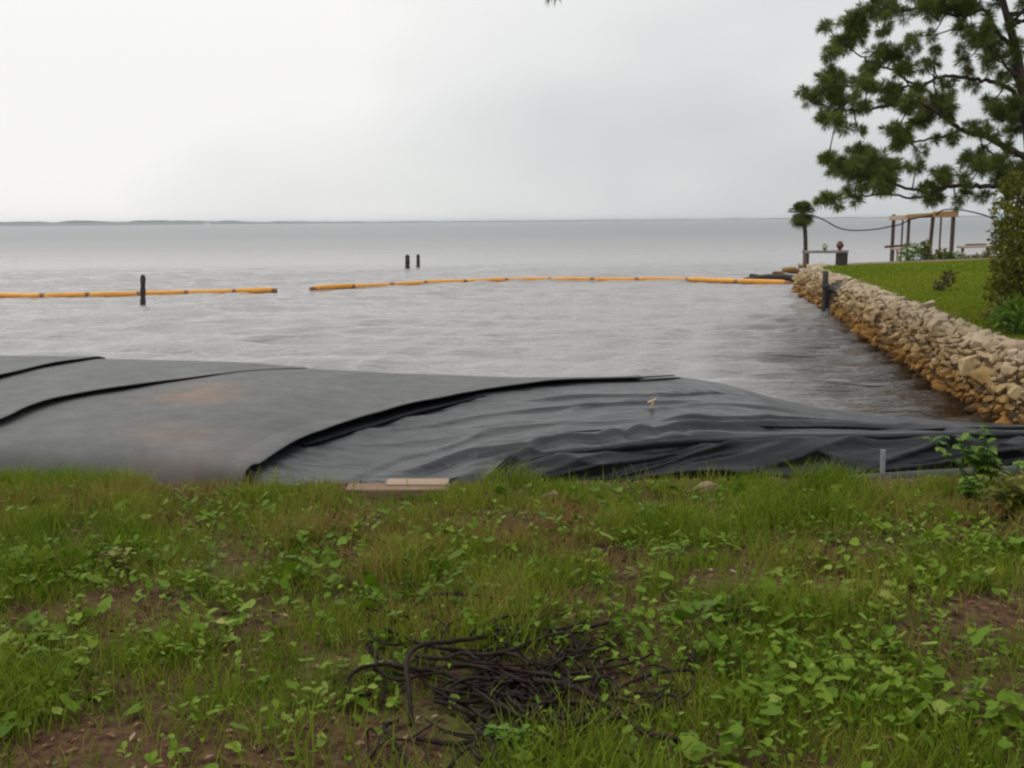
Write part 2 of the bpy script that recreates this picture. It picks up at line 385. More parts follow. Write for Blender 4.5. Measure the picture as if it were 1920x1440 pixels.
MT['flower'] = leafmat('pale_petals', [(0.0, (0.55, 0.45, 0.5)), (1.0, (0.8, 0.78, 0.75))], 0.7)

# ------------------------------------------------------------------ wall line, terrain
wl_px = [(1500, 556), (1530, 571), (1560, 592), (1600, 620), (1650, 655), (1700, 692), (1770, 735), (1830, 772), (1880, 806), (1930, 835)]
wl = np.array([at_z(px, py, 0.0) for px, py in wl_px])[::-1]        # near to far
wl = np.vstack([[6.9, 8.5, 0], [6.95, 10.5, 0], wl])
wl = wl[np.argsort(wl[:, 1])]
_e = wl[-1]
wl = np.vstack([wl, _e + (0.10, 1.2, 0), _e + (0.55, 2.6, 0), _e + (1.5, 4.0, 0), _e + (2.9, 5.2, 0)])
Y_END = wl[-1, 1]
def xw(y): return np.interp(y, wl[:, 1], wl[:, 0])

def ground_z(x, y):
    x = np.asarray(x, float); y = np.asarray(y, float)
    bank = 1.14 + 0.05 * (fbm(x * 0.9 + 3, y * 0.9) - 0.5) + 0.035 * (fbm(x * 4, y * 4, 2) - 0.5) + 0.02 * np.clip(-y, 0, 30)
    bank = bank - 0.32 * sstep(6.2, 7.3, y) - 1.7 * sstep(7.2, 12.5, y)
    # lawn behind the wall, ending in a low point
    wob = 0.8 * (fbm(x * 0.25, x * 0.1 + 4) - 0.5)
    back = 44.5 + wob + 0.16 * np.clip(x - 14, 0, 40)
    d = x - xw(np.minimum(y, Y_END)) - 0.14 * np.clip(y - Y_END, 0, 99)
    lawn = -0.9 + sstep(0.15, 0.48, d) * (1.80 + 0.03 * np.clip(d, 0, 30) + 0.05 * (fbm(x * .5, y * .5) - .5))
    lawn = lawn - (lawn + 0.9) * sstep(back - 1.6, back + 0.6, y)
    lawn = np.where(y > 7.5, lawn, -2)
    return np.maximum(np.maximum(bank, -0.9), lawn)

def build_ground():
    xs = np.concatenate([np.arange(-60, -10, 2.0), np.arange(-10, 14, 0.12), np.arange(14, 30, 0.5), np.arange(30, 120, 3)])
    ys = np.concatenate([np.arange(-60, -2, 2.0), np.arange(-2, 14, 0.12), np.arange(14, 50, 0.3), np.arange(50, 60, 2)])
    X, Y = np.meshgrid(xs, ys)
    Z = ground_z(X, Y)
    # sandy margin weight
    d = X - xw(np.minimum(Y, Y_END)) - 0.14 * np.clip(Y - Y_END, 0, 99)
    back = 44.5 + 0.16 * np.clip(X - 14, 0, 40)
    sandy = np.maximum(1 - sstep(0.75, 1.45, d), sstep(back - 5.0, back - 3.2, Y))
    o = mesh_np('ground', np.stack([X, Y, Z], -1).reshape(-1, 3), [grid_faces(len(ys), len(xs))], MT['ground'], rnd=sandy.ravel())
    tag(o, kind='structure')
build_ground()

def build_water():
    ys = np.concatenate([np.arange(4, 14, 0.09), np.arange(14, 30, 0.14), np.arange(30, 70, 0.35), np.geomspace(70, 6900, 90)])
    u = np.linspace(-1, 1, 321)
    V = []
    for y in ys:
        x = u * (0.85 * y + 9)
        V.append(np.stack([x, np.full_like(x, y), np.zeros_like(x)], -1))
    V = np.array(V); X, Y = V[..., 0], V[..., 1]
    amp = 1 - sstep(45, 75, Y)
    z = np.zeros_like(X)
    r = np.random.default_rng(3)
    for k in range(20):
        wl_ = r.uniform(0.40, 2.2); th = r.normal(0, 0.30); q = 2 * math.pi / wl_
        cell = fbm(X * 0.11 + k * 7.1, Y * 0.16 + k * 3.3, 2)
        z += 0.0060 * wl_ ** 0.75 * np.sin(q * (math.sin(th) * X + math.cos(th) * Y) + r.uniform(0, 6.28) + 3 * fbm(X * .10 + k, Y * .12, 2)) * (0.3 + 1.4 * cell)
    V[..., 2] = 2.1 * z * amp
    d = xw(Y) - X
    shallow_and_reflection = (1 - sstep(0.3, 5.0, d)) * (1 - sstep(20, 40, Y)) * sstep(-6, 0, d + 3)  # brown shallows; dark reflection of pine and wall put into the colour too
    o = mesh_np('water', V.reshape(-1, 3), [grid_faces(len(ys), len(u))], MT['water'], rnd=shallow_and_reflection.ravel())
    tag(o, kind='structure')
build_water()

# ------------------------------------------------------------------ far shore
def far_shore():
    px = np.linspace(-700, 2700, 900)
    V = []
    Y = 6300.0
    for p in px:
        hpx = np.interp(p, [-700, 0, 120, 330, 480, 700, 1000, 1300, 1480, 1700, 2000, 2700], [11, 9, 8, 7.5, 5, 2.6, 2.1, 2.2, 2.4, 3.5, 5, 6])
        hpx *= 0.55 + 0.9 * float(fbm(p * 0.03, 3.3, 4))
        x = (p - 960) / F * Y; h = hpx / F * Y
        yy = Y + 500 * abs((p - 400) / 1500) ** 1.3
        for (dy, z) in ((0, -0.5), (5, h * 0.75), (30, h), (120, h * 0.95), (200, -0.5)): V.append((x, yy + dy, z))
    o = mesh_np('treeline', np.array(V), [grid_faces(len(px), 5)], MT['far'])
    tag(o, 'low wooded far shore along the horizon', 'treeline', kind='stuff')
    # pale house on it
    c = at_y(389, 425, 6290); c[2] = 0.5
    r = empty('shore_house', c); tag(r, 'tiny pale house standing on the far wooded shore', 'house')
    b = MB(); b.box(c + (0, 0, 4), (30, 12, 10)); b.build('wall', MT['white'], r)
    b = MB(); b.add(np.array([(-16, -7, 9), (16, -7, 9), (16, 7, 9), (-16, 7, 9), (-16, 0, 14), (16, 0, 14)]) + c, [[(0, 1, 5, 4), (3, 4, 5, 2)], [(0, 4, 3), (1, 2, 5)]]); b.build('roof', MT['greywood'], r)
far_shore()

# haze between here and the far shore
def haze():
    m = bpy.data.materials.new('haze_air'); m.use_nodes = True; nt = m.node_tree; nt.nodes.clear()
    out = nt.nodes.new('ShaderNodeOutputMaterial'); v = nt.nodes.new('ShaderNodeVolumePrincipled')
    v.inputs['Color'].default_value = (0.88, 0.92, 0.96, 1); v.inputs['Density'].default_value = 0.00016
    nt.links.new(v.outputs[0], out.inputs['Volume'])
    b = MB(); b.box((0, 3400, 6.2), (17000, 7400, 16.2)); o = b.build('haze', m); tag(o, kind='stuff')
haze()

# ------------------------------------------------------------------ geotextile tube and sheets
# near lip of the top surface: (pixel, pixel, height, rounding depth, rounding height)
lip = [(-700, 808, 1.36, .27, .38), (-300, 810, 1.36, .27, .38), (0, 816, 1.35, .27, .38), (230, 826, 1.33, .26, .38), (400, 846, 1.28, .22, .32), (470, 884, 1.18, .15, .18), (540, 918, 1.10, .10, .08), (640, 932, 1.06, .06, .05),
       (780, 916, 1.06, .08, .07), (850, 897, 1.08, .14, .14), (960, 866, 1.12, .18, .2), (1050, 850, 1.14, .18, .22), (1150, 839, 1.15, .18, .24), (1230, 830, 1.16, .18, .25),
       (1300, 825, 1.16, .18, .25), (1500, 821, 1.14, .18, .25), (1920, 813, 1.10, .18, .25), (2300, 806, 1.06, .18, .25)]
crest = [(-700, 640, 1.32), (-300, 655, 1.31), (0, 666, 1.30), (240, 670, 1.285), (480, 684, 1.265), (720, 699, 1.235), (960, 708, 1.20), (1180, 709, 1.16), (1270, 710, 1.12), (1360, 724, 0.95),
         (1450, 750, 0.66), (1540, 769, 0.42), (1700, 786, 0.20), (1800, 796, 0.12), (1920, 802, 0.08), (2300, 815, 0.05)]
DEL = lambda px: float(np.interp(px, [-200, 200, 460, 1150, 1270], [.115, .11, .06, .05, .0]))
LP = []
for (px, py, z, a, b) in lip:
    p = at_z(px, py, z); LP.append((p[0], p[1], z - 0.7 * (DEL(px) if px < 470 else 0), a, b))
LP = np.array(LP); LP = LP[np.argsort(LP[:, 0])]
CR = []
for (px, py, z) in crest:
    p = at_z(px, py, z); CR.append((p[0], p[1], z - DEL(px)))
CR = np.array(CR); CR = CR[np.argsort(CR[:, 0])]
def surf(x, v, off=0.0):
    """tube skin: v 0..1 near face, 1..2 top, 2..3 far drop into the water"""
    x = np.asarray(x, float); v = np.asarray(v, float)
    yT = np.interp(x, LP[:, 0], LP[:, 1]); zT = np.interp(x, LP[:, 0], LP[:, 2])
    ry = np.interp(x, LP[:, 0], LP[:, 3]); rz = np.interp(x, LP[:, 0], LP[:, 4])
    yc = np.interp(x, CR[:, 0], CR[:, 1]); zc = np.interp(x, CR[:, 0], CR[:, 2])
    a = np.clip((v - 0.35) / 0.65, 0, 1) * math.pi / 2
    yA = yT - ry * np.cos(a); zA = zT - rz + rz * np.sin(a) - np.clip((0.35 - v) / 0.35, 0, 1) * (zT - rz - 0.6)
    t = np.clip(v - 1, 0, 1)
    yB = yT + (yc - yT) * t
    kk = 0.35 + 0.85 * sstep(1.2, 3.0, x)
    zB = zT + (zc - zT) * (kk * t + (1 - kk) * t * t) + 0.03 * np.sin(math.pi * t) * (1 - sstep(1.0, 2.6, x))
    w = np.clip(v - 2, 0, 1) * math.pi / 2
    yC = yc + 0.9 * np.sin(w); zC = zc - (zc + 0.5) * (1 - np.cos(w))
    y = np.where(v < 1, yA, np.where(v < 2, yB, yC)); z = np.where(v < 1, zA, np.where(v < 2, zB, zC))
    ny = np.where(v < 1, -np.cos(a), 0.0); nz = np.where(v < 1, np.sin(a), 1.0)
    return y + ny * off, z + nz * off
_gx = np.linspace(-9, 8, 700); _gv = np.concatenate([np.linspace(0, 1, 40), np.linspace(1.005, 2.0, 260)])
_GX, _GV = np.meshgrid(_gx, _gv); _GY, _GZ = surf(_GX, _GV, 0.03)
_PX, _PY = project(np.stack([_GX, _GY, _GZ], -1))
def on_surf(px, py):
    k = np.argmin((_PX - px) ** 2 + 4 * (_PY - py) ** 2)
    return _GX.ravel()[k], _GV.ravel()[k]
def edge_fn(pts):
    q = np.array([on_surf(*p) for p in pts]); q = q[np.argsort(q[:, 1])]
    k = np.concatenate([[True], np.diff(q[:, 1]) > 1e-4]); q = q[k]
    sx = spline(np.c_[q[:, 1], q[:, 0]], 160)
    vv = np.maximum.accumulate(sx[:, 0])
    return lambda v: np.interp(v, vv, sx[:, 1])
E1 = edge_fn([(453, 908), (468, 890), (520, 856), (600, 820), (700, 789), (800, 762), (900, 741), (1000, 727), (1100, 717), (1200, 711), (1262, 710)])
S2 = edge_fn([(-330, 842), (-190, 842), (-90, 830), (0, 803), (60, 776), (130, 754), (250, 730), (350, 714), (480, 698), (570, 692)])
S1 = edge_fn([(-560, 838), (-400, 812), (-200, 772), (0, 720), (90, 696), (180, 678), (245, 671)])

st = [on_surf(365, 745), on_surf(330, 815), on_surf(400, 725), on_surf(370, 860)]
stp = []
for (x, v) in st:
    y, z = surf(x, v, 0.06); stp.append((x, float(y), float(z)))
MT['tube'] = fabric_mat('grey_geotextile', (0.062, 0.063, 0.061), (0.096, 0.096, 0.093), 0.55,
    [(stp[0], 0.55, (0.20, 0.105, 0.045), 0.55), (stp[1], 0.5, (0.17, 0.10, 0.06), 0.35), (stp[2], 0.45, (0.20, 0.11, 0.05), 0.4), (stp[3], 0.5, (0.14, 0.09, 0.07), 0.35)], (0.8, 0.8, 1))
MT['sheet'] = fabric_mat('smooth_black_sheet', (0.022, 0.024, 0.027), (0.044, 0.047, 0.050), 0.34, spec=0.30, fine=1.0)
MT['crumple'] = fabric_mat('shaded_black_sheet', (0.007, 0.008, 0.010), (0.013, 0.015, 0.019), 0.32, bs=0.25, spec=0.3, fine=0.7)  # shade and dark reflection of the near side put into a blacker colour
MT['hem'] = fabric_mat('black_hem', (0.006, 0.006, 0.008), (0.012, 0.012, 0.014), 0.8, spec=0.1)

def panel(name, edge_l, edge_r, off, parent, seed, lift=0.03, fade=0.0):
    vs = np.concatenate([np.linspace(0, 1, 26), np.linspace(1.02, 2, 70), np.linspace(2.06, 3, 14)])
    U = np.concatenate([np.linspace(0, 0.97, 70), [0.985, 1.0]])
    R = []
    for v in vs:
        xr = float(edge_r(min(v, 2.0))) + 0.25 * max(0, v - 2); xl = float(edge_l(min(v, 2.0))) - 0.5 if callable(edge_l) else edge_l
        x = xl + (xr - xl) * U
        vv = np.full_like(x, v)
        wr = 0.030 * (fbm(x * 0.5 + seed, v * 2.0 + seed, 3) - 0.5) + 0.012 * (fbm(x * 2.5 + seed, v * 6, 2) - 0.5)
        d = off + wr * (0.3 + 0.7 * sstep(0.8, 1.3, v)) * (1 - 0.6 * sstep(1.7, 2.0, v))
        # swell towards the edge, then roll under
        dist = xr - x
        d = d - fade * float(sstep(1.25, 1.9, v)) * np.exp(-(dist / 0.5) ** 2)
        d = d + (lift * (0.55 + 0.9 * float(fbm(v * 3.1 + seed, seed * 2.0, 2))) * float(sstep(0.35, 0.9, v)) * float(1 - (0.6 if fade == 0 else 1.0) * sstep(1.85 if fade == 0 else 1.2, 2.0 if fade == 0 else 1.8, v))) * np.exp(-(dist / 0.22) ** 2)
        y, z = surf(x, vv, d)
        R.append(np.stack([x, y, z], -1))
        # rolled lip: out, down, back under
        extra = []
        for (dx, dk) in ((0.006, -.002), (0.008, -.007), (0.0, -.012), (-0.06, -.014), (-0.35, -.016)):
            y2, z2 = surf(xr + dx, v, float(d[-1]) + dk); extra.append((xr + dx, float(y2), float(z2)))
        R[-1] = np.vstack([R[-1], extra])
    R = np.array(R)
    return mesh_np(name, R.reshape(-1, 3), [grid_faces(R.shape[0], R.shape[1])], MT['tube'], parent)

def tube_thing():
    root = empty('geotextile_tube', at_z(480, 870, 1.1))
    tag(root, 'long grey sand-filled fabric tube with rust stains, lying between the grass and the water', 'geotextile tube')
    panel('fabric_panel', S2, E1, 0.050, root, 1.0, 0.040)
    panel('fabric_panel', S1, S2, 0.078, root, 4.0, 0.024, 0.020)
    panel('fabric_panel', -9.5, S1, 0.105, root, 8.0, 0.020)
    # narrow loose flap of the under layer along the right edge
    vs = np.linspace(1.22, 2.02, 90); R = []
    for v in vs:
        k = math.sin((v - 1.22) / 0.80 * math.pi); x0 = float(E1(min(v, 2.0)))
        w = 0.02 + 0.15 * k * (0.6 + 0.8 * float(fbm(v * 6, 2.2, 2))); row = []
        for (u, o_) in ((-0.3, .012), (0, .022), (w * .5, .030), (w * .85, .034), (w, .030), (w + .004, .022), (w - .01, .020), (w - .12, .010)):
            y, z = surf(x0 + u, v, o_); row.append((x0 + u, float(y), float(z)))
        R.append(row)
    R = np.array(R); mesh_np('under_flap', R.reshape(-1, 3), [grid_faces(R.shape[0], R.shape[1])], MT['hem'], root)
tube_thing()

x800 = on_surf(800, 908)[0]; x930 = on_surf(930, 873)[0]
def crease(pts):
    q = np.array([on_surf(*p) for p in pts]); q = q[np.argsort(q[:, 0])]
    return q
CREASES = [(crease(p), h, w) for p, h, w in (
    ([(700, 802), (850, 786), (1000, 769), (1150, 758), (1300, 752)], .022, .013), ([(1000, 749), (1120, 741), (1250, 742), (1340, 737)], .026, .015),
    ([(760, 880), (880, 852), (1000, 836), (1150, 819), (1300, 803), (1500, 797), (1700, 802), (1900, 808)], .042, .018),
    ([(900, 868), (1000, 851), (1100, 839), (1230, 823), (1400, 813), (1600, 813), (1880, 810)], .044, .016), ([(1250, 788), (1400, 785), (1600, 793), (1800, 804)], .032, .014),
    ([(620, 900), (760, 850), (900, 812), (1050, 795), (1200, 788)], .012, .018))]
def sheet_thing():
    xs = np.concatenate([np.arange(-7, -2.2, 0.2), np.arange(-2.2, x800 - .2, 0.032), np.arange(x800 - .2, x800 + 1.3, 0.014), np.arange(x800 + 1.3, 7.3, 0.032)])
    nv = 270
    V = []
    for x in xs:
        v0 = 0.98 * float(sstep(x800 - 0.20, x800 + 0.85, x))
        v = np.concatenate([[v0, v0, v0], v0 + (2 - v0) * np.linspace(0, 1, nv) ** 1.15, np.linspace(2.08, 3, 10)])
        lipf = float(sstep(x800, x800 + 0.4, x))
        # long shallow wrinkles running along the tube, crumpling towards the near hem
        near = np.exp(-((v - v0) / 0.16) ** 2) * lipf
        yy = surf(np.full_like(v, x), v)[0]
        e1 = float(np.interp(0, [0], [0]))
        wr = 0.028 * (fbm(x * 0.55 + yy * 0.35, yy * 3.2, 3) - 0.5) + 0.018 * np.abs(fbm(x * 0.8 + 9, yy * 6.0 - x * 0.8, 2) - 0.5)
        rid = 1 - 2 * np.abs(vnoise(x * 1.1 + 40 + 0 * v, yy * 2.2 - x * 0.9) - 0.5)
        wr = wr + 0.030 * np.clip(rid - 0.75, 0, 1) * 4 * 0.5
        wr = wr + 0.005 * (np.abs(vnoise(x * 0.9 + 5 + 0 * v, yy * 9 - x * 1.6) - 0.5) * 2)
        for q, hh, ww in CREASES:
            if q[0, 0] - .2 < x < q[-1, 0] + .2:
                vr = float(np.interp(x, q[:, 0], q[:, 1])) + .02 * float(fbm(x * 2.2, hh * 900, 2) - .5)
                k = float(sstep(q[0, 0] - .2, q[0, 0] + .3, x) * (1 - sstep(q[-1, 0] - .3, q[-1, 0] + .2, x))) * (.5 + float(fbm(x * 1.6 + hh * 500, 1.1, 2)))
                dv = (v - vr) / ww
                wr = wr + hh * k * (np.exp(-np.where(dv < 0, dv * 1.9, dv * .7) ** 2) - .45 * np.exp(-(dv + 1.5) ** 2))
        cr = 0.10 * (np.abs(vnoise(x * 4.5 + yy * 2.5 + 0 * v, yy * 4.0 - x * 2.0) - 0.5) * 2) * near * float(1 - 0.92 * sstep(1.0, 2.0, x))
        d = (wr + cr) * sstep(v0 - 0.01, v0 + 0.10, v) * (1 - 0.7 * sstep(1.8, 2.0, v)) + 0.02 * lipf
        # open groove where the grey tube sits on it
        d[0] = -0.05 * lipf; d[1] = -0.01 * lipf; d[2] = 0.008 * lipf
        y, z = surf(np.full_like(v, x), v, d)
        y[0] += 0.05 * lipf; y[1] -= 0.012 * lipf; y[2] -= 0.010 * lipf
        V.append(np.stack([np.full_like(v, x), y, z], -1))
    V = np.array(V)
    root = empty('ground_sheet', at_z(1100, 800, 0.9)); tag(root, 'smooth black sheeting with long wrinkles right of the grey tube, reaching the water', 'plastic sheet')
    mesh_np('sheet_top', V.reshape(-1, 3), [grid_faces(V.shape[0], V.shape[1])[:, ::-1]], MT['sheet'], root)
    # near side: crumpled skirt, its shade painted as a blacker sheet colour
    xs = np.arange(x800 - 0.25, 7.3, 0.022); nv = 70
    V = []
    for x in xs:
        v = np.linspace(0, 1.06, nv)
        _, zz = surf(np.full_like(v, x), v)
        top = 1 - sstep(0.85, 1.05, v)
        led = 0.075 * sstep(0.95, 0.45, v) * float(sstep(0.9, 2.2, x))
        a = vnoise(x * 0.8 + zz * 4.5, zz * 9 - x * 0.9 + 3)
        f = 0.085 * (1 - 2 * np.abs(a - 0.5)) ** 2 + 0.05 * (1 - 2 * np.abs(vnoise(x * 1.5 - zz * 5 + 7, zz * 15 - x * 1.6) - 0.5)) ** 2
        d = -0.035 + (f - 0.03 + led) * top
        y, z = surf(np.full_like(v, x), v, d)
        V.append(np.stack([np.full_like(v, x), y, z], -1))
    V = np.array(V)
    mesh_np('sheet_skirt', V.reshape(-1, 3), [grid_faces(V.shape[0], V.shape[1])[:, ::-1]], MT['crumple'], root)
    # rolled fold above the skirt
    for (x0, x1, vc, r, ph) in ((1.15, 7.2, 1.08, 0.016, 0.0), (0.1, 2.2, 1.12, 0.013, 2.0)):
        x = np.arange(x0, x1, 0.03); v = vc + 0.05 * (fbm(x * 1.5 + ph, x * 0 + ph, 2) - 0.5) + 0.02 * np.sin(x * 1.3 + ph)
        y, z = surf(x, v, 0.028)
        rr = r * (0.3 + 1.2 * fbm(x * 2.2 + ph, x * 0 + 5, 2)) * np.clip(np.minimum((x - x0) / 0.3, (x1 - x) / 0.3), 0.05, 1)
        b = MB(); b.tube(np.stack([x, y, z], -1), rr, 8); b.build('fold', MT['hem'], root, True)
sheet_thing()

def pipe_and_bits():
    a = at_z(1566, 905, 0.98); b_ = at_z(1935, 884, 0.99); e = b_ + (b_ - a) * 1.2
    d = (b_ - a) / np.linalg.norm(b_ - a)
    root = empty('drain_pipe', a); tag(root, 'black plastic pipe lying along the grass edge at the foot of the crumpled sheet', 'pipe')
    b = MB(); path = np.array([a + (e - a) * t for t in np.linspace(0, 1, 30)]); path[:, 2] += 0.008 * np.sin(np.linspace(0, 6, 30))
    b.tube(path, 0.046, 16, False)
    b.tube(path[::-1], 0.040, 16, False); b.build('pipe_body', MT['pipe'], root, True)
    b = MB(); n = 16
    b.tube(np.array([a - d * 0.012, a + d * 0.10]), 0.052, 16, False); b.build('pipe_collar', MT['pipe'], root, True)
    # stake on the sheet
    p = at_y(1655, 893, 7.0); q = at_y(1656, 843, 7.05)
    b = MB(); b.beam(p - np.array([0, 0, 0.15]), q, 0.035, 0.016); o = b.build('metal_stake', MT['strap'])
    bevel(o, 0.003); tag(o, 'short flat grey stake standing upright behind the black pipe', 'stake')
    # pale peg on the smooth sheet
    x, v = on_surf(1222, 766); y, z = surf(x, v, 0.01); pt = np.array([x, float(y), float(z)])
    r = empty('marker_peg', pt); tag(r, 'small pale pinkish peg sticking up from the smooth black sheet', 'peg')
    b = MB(); b.tube([pt - np.array([0, 0, .05]), pt + np.array([0.01, 0, 0.10])], [0.014, 0.010], 8); b.build('shaft', MT['palewood'], r)
    b = MB(); b.tube([pt + np.array([-0.03, 0, 0.075]), pt + np.array([0.045, 0.01, 0.10])], [0.010, 0.012], 8); b.build('crosspiece', MT['palewood'], r)
    # boards in the grass
    c = at_z(745, 928, 1.15); ang = math.radians(-2)
    rot = Matrix.Rotation(ang, 3, 'Z') @ Matrix.Rotation(math.radians(3), 3, 'X')
    b = MB(); b.box(c + (0, 0.05, 0.004), (0.64, 0.13, 0.075), rot); o = b.build('wooden_board', MT['board']); bevel(o, 0.006)
    tag(o, 'longer tan board end lying lowest in the grass against the sheet', 'board', 'boards at the grass edge')
    b = MB(); b.box(c + (0.115, 0.115, 0.049), (0.39, 0.12, 0.014), rot); o = b.build('wooden_board', MT['plank']); bevel(o, 0.004)
    tag(o, 'shorter pale board resting on top of the longer tan board', 'board', 'boards at the grass edge')
pipe_and_bits()

# ------------------------------------------------------------------ stones
def stone_mesh(name, seed, n=15, sq=(1, 0.8, 0.65)):
    r = np.random.default_rng(seed)
    p = r.normal(size=(n, 3)); p /= np.linalg.norm(p, axis=1, keepdims=True)
    p *= r.uniform(0.8, 1.1, (n, 1)); p *= np.array(sq) * 0.5
    bm = bmesh.new()
    for q in p: bm.verts.new(q)
    res = bmesh.ops.convex_hull(bm, input=bm.verts)
    bmesh.ops.delete(bm, geom=[v for v in bm.verts if not v.link_faces], context='VERTS')
    bmesh.ops.recalc_face_normals(bm, faces=bm.faces)
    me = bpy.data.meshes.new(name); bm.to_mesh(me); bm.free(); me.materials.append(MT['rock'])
    return me
STONES = [stone_mesh('stone', 30 + i, 17, (1, random.uniform(.7, .95), random.uniform(.55, .8))) for i in range(9)]
SV = [(np.array([v.co for v in m.vertices]), np.array([p.vertices for p in m.polygons])) for m in STONES]

def rand_rot(r, tilt=3.14):
    return (Matrix.Rotation(r.uniform(0, 6.28), 3, 'Z') @ Matrix.Rotation(r.uniform(-tilt, tilt), 3, 'X') @ Matrix.Rotation(r.uniform(-tilt, tilt), 3, 'Y'))

def stone_wall():
    # wall line sampled by arc length, and its outward frame
    ys = np.linspace(8.8, Y_END, 600); P = np.stack([xw(ys), ys], -1)
    P[:, 0] = np.convolve(np.pad(P[:, 0], 12, mode='edge'), np.ones(25) / 25, 'valid')
    s = np.concatenate([[0], np.cumsum(np.linalg.norm(np.diff(P, axis=0), axis=1))]); L = s[-1]
    def frame(q):
        p = np.array([np.interp(q, s, P[:, 0]), np.interp(q, s, P[:, 1])])
        p2 = np.array([np.interp(min(q + .4, L), s, P[:, 0]), np.interp(min(q + .4, L), s, P[:, 1])])
        p1 = np.array([np.interp(max(q - .4, 0), s, P[:, 0]), np.interp(max(q - .4, 0), s, P[:, 1])])
        t = p2 - p1; t /= np.linalg.norm(t); n = np.array([t[1], -t[0]])     # n points inland (right)
        return p, t, n
    gap0, gap1 = [np.interp(at_z(px, py, 0)[1], P[:, 1], s) for px, py in ((1560, 592), (1546, 582))]
    prof = np.array([(-0.02, -0.5), (0.0, -0.05), (0.05, 0.25), (0.10, 0.52), (0.17, 0.72), (0.30, 0.85), (0.50, 0.90), (0.74, 0.92), (0.88, 0.80)])
    pl = np.concatenate([[0], np.cumsum(np.linalg.norm(np.diff(prof, axis=0), axis=1))])
    root = empty('stone_wall', (*P[300], 0)); tag(root, 'low rough tan stone wall holding the lawn, orange stained at the waterline', 'stone wall')
    # core
    V = []
    qs = np.linspace(0, L, 220)
    for q in qs:
        p, t, n = frame(q); g = 1.0 if not (gap0 < q < gap1) else 0.35
        for (a, z) in prof - np.array([-0.07, 0.07]):
            a2 = a + (0.40 if g < 1 else 0); k = 0.05 * (float(fbm(q * 2 + a * 3, z * 3, 2)) - .5)
            V.append((*(p + n * (a2 + k)), z if g == 1 or z < 0.3 else z * 0.75))
    mesh_np('wall_core', np.array(V), [grid_faces(len(qs), len(prof))], MT['core'], root)
    r = np.random.default_rng(21)
    items = []
    # keep a poisson-like spread in (along, across)
    grid = {}
    for k in range(40000):
        q = r.uniform(0, L); c = r.uniform(0.42, pl[-1] - 0.12)
        if gap0 - 0.05 < q < gap1 + 0.05: continue
        size = r.choice([0.11, 0.17, 0.26, 0.42], p=[.3, .28, .26, .16]) * r.uniform(0.85, 1.15)
        ok = True; gi, gj = int(q / 0.3), int(c / 0.3)
        for a in (-1, 0, 1):
            for b in (-1, 0, 1):
                for (q2, c2, s2) in grid.get((gi + a, gj + b), ()):
                    if (q - q2) ** 2 + (c - c2) ** 2 < (0.39 * (size + s2)) ** 2: ok = False
        if not ok: continue
        grid.setdefault((gi, gj), []).append((q, c, size))
        p, t, n = frame(q)
        a = np.interp(c, pl, prof[:, 0]); z = np.interp(c, pl, prof[:, 1])
        bulge = 0.10 * (fbm(q * 0.8, c * 1.2, 2) - 0.5)
        pos = np.array([*(p + n * (a - bulge)), z + 0.02 + bulge * 0.6])
        items.append((np.linalg.norm(pos - EYE), pos, size, q))
    # large ones show largest when near and in frame
    def score(it):
        px, py = project(it[1]); return it[0] / it[2] + (500 if px > 1960 or px < 0 else 0)
    items.sort(key=score)
    for i, (d, pos, size, q) in enumerate(items[:300]):
        me = STONES[i % 9]
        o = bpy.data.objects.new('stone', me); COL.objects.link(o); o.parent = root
        o.location = Vector(pos) - root.location
        o.rotation_euler = rand_rot(r, 0.5).to_euler(); o.scale = (size * 1.15,) * 3
    MBs = MB(); rn = []
    for i, (d, pos, size, q) in enumerate(items[300:]):
        v, f = SV[i % 9]; R = np.array(rand_rot(r, 0.5))
        MBs.add(v * size * 1.15 @ R.T + pos, [f]); rn += [r.random()] * len(v)
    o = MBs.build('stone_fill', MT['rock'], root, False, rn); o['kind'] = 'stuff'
    # gap: drain timbers and post
    p, t, n = frame((gap0 + gap1) / 2)
    g = empty('drain_outlet', (*(p + n * 0.3), 0)); tag(g, 'dark timber drain outlet set in a gap of the stone wall', 'drain outlet')
    ang = Matrix.Rotation(math.atan2(t[1], t[0]), 3, 'Z')
    gw = abs(gap1 - gap0) + 0.3
    for (nm, cz, sz, na) in (('lintel', 0.72, (gw + .2, 0.30, 0.14), 0.28), ('sill', 0.05, (gw, 0.5, 0.12), 0.22), ('back_board', 0.38, (gw, 0.06, 0.56), 0.50)):
        b = MB(); b.box((*(p + n * na), cz), sz, ang); bevel(b.build(nm, MT['darkwood'], g), 0.012)
    for sgn in (-1, 1):
        b = MB(); b.box((*(p + n * 0.2 + t * sgn * (gw / 2 - 0.02)), 0.34), (0.16, 0.4, 0.62), ang); bevel(b.build('side_board', MT['darkwood'], g), 0.012)
    a = at_z(1546, 584, -0.0); top = at_y(1548, 508, a[1])
    b = MB(); b.tube([a - np.array([0, 0, .5]), a + np.array([0, 0, .2]), (a + top) / 2, top], [0.10, 0.10, 0.085, 0.09], 10)
    b.tube([a + np.array([0, 0, .72]), a + np.array([0, 0, .82])], [0.13, 0.12], 10)
    tag(b.build('mooring_post', MT['darkwood'], None, True), 'dark upright post in front of the stone wall beside the drain gap', 'post')
stone_wall()

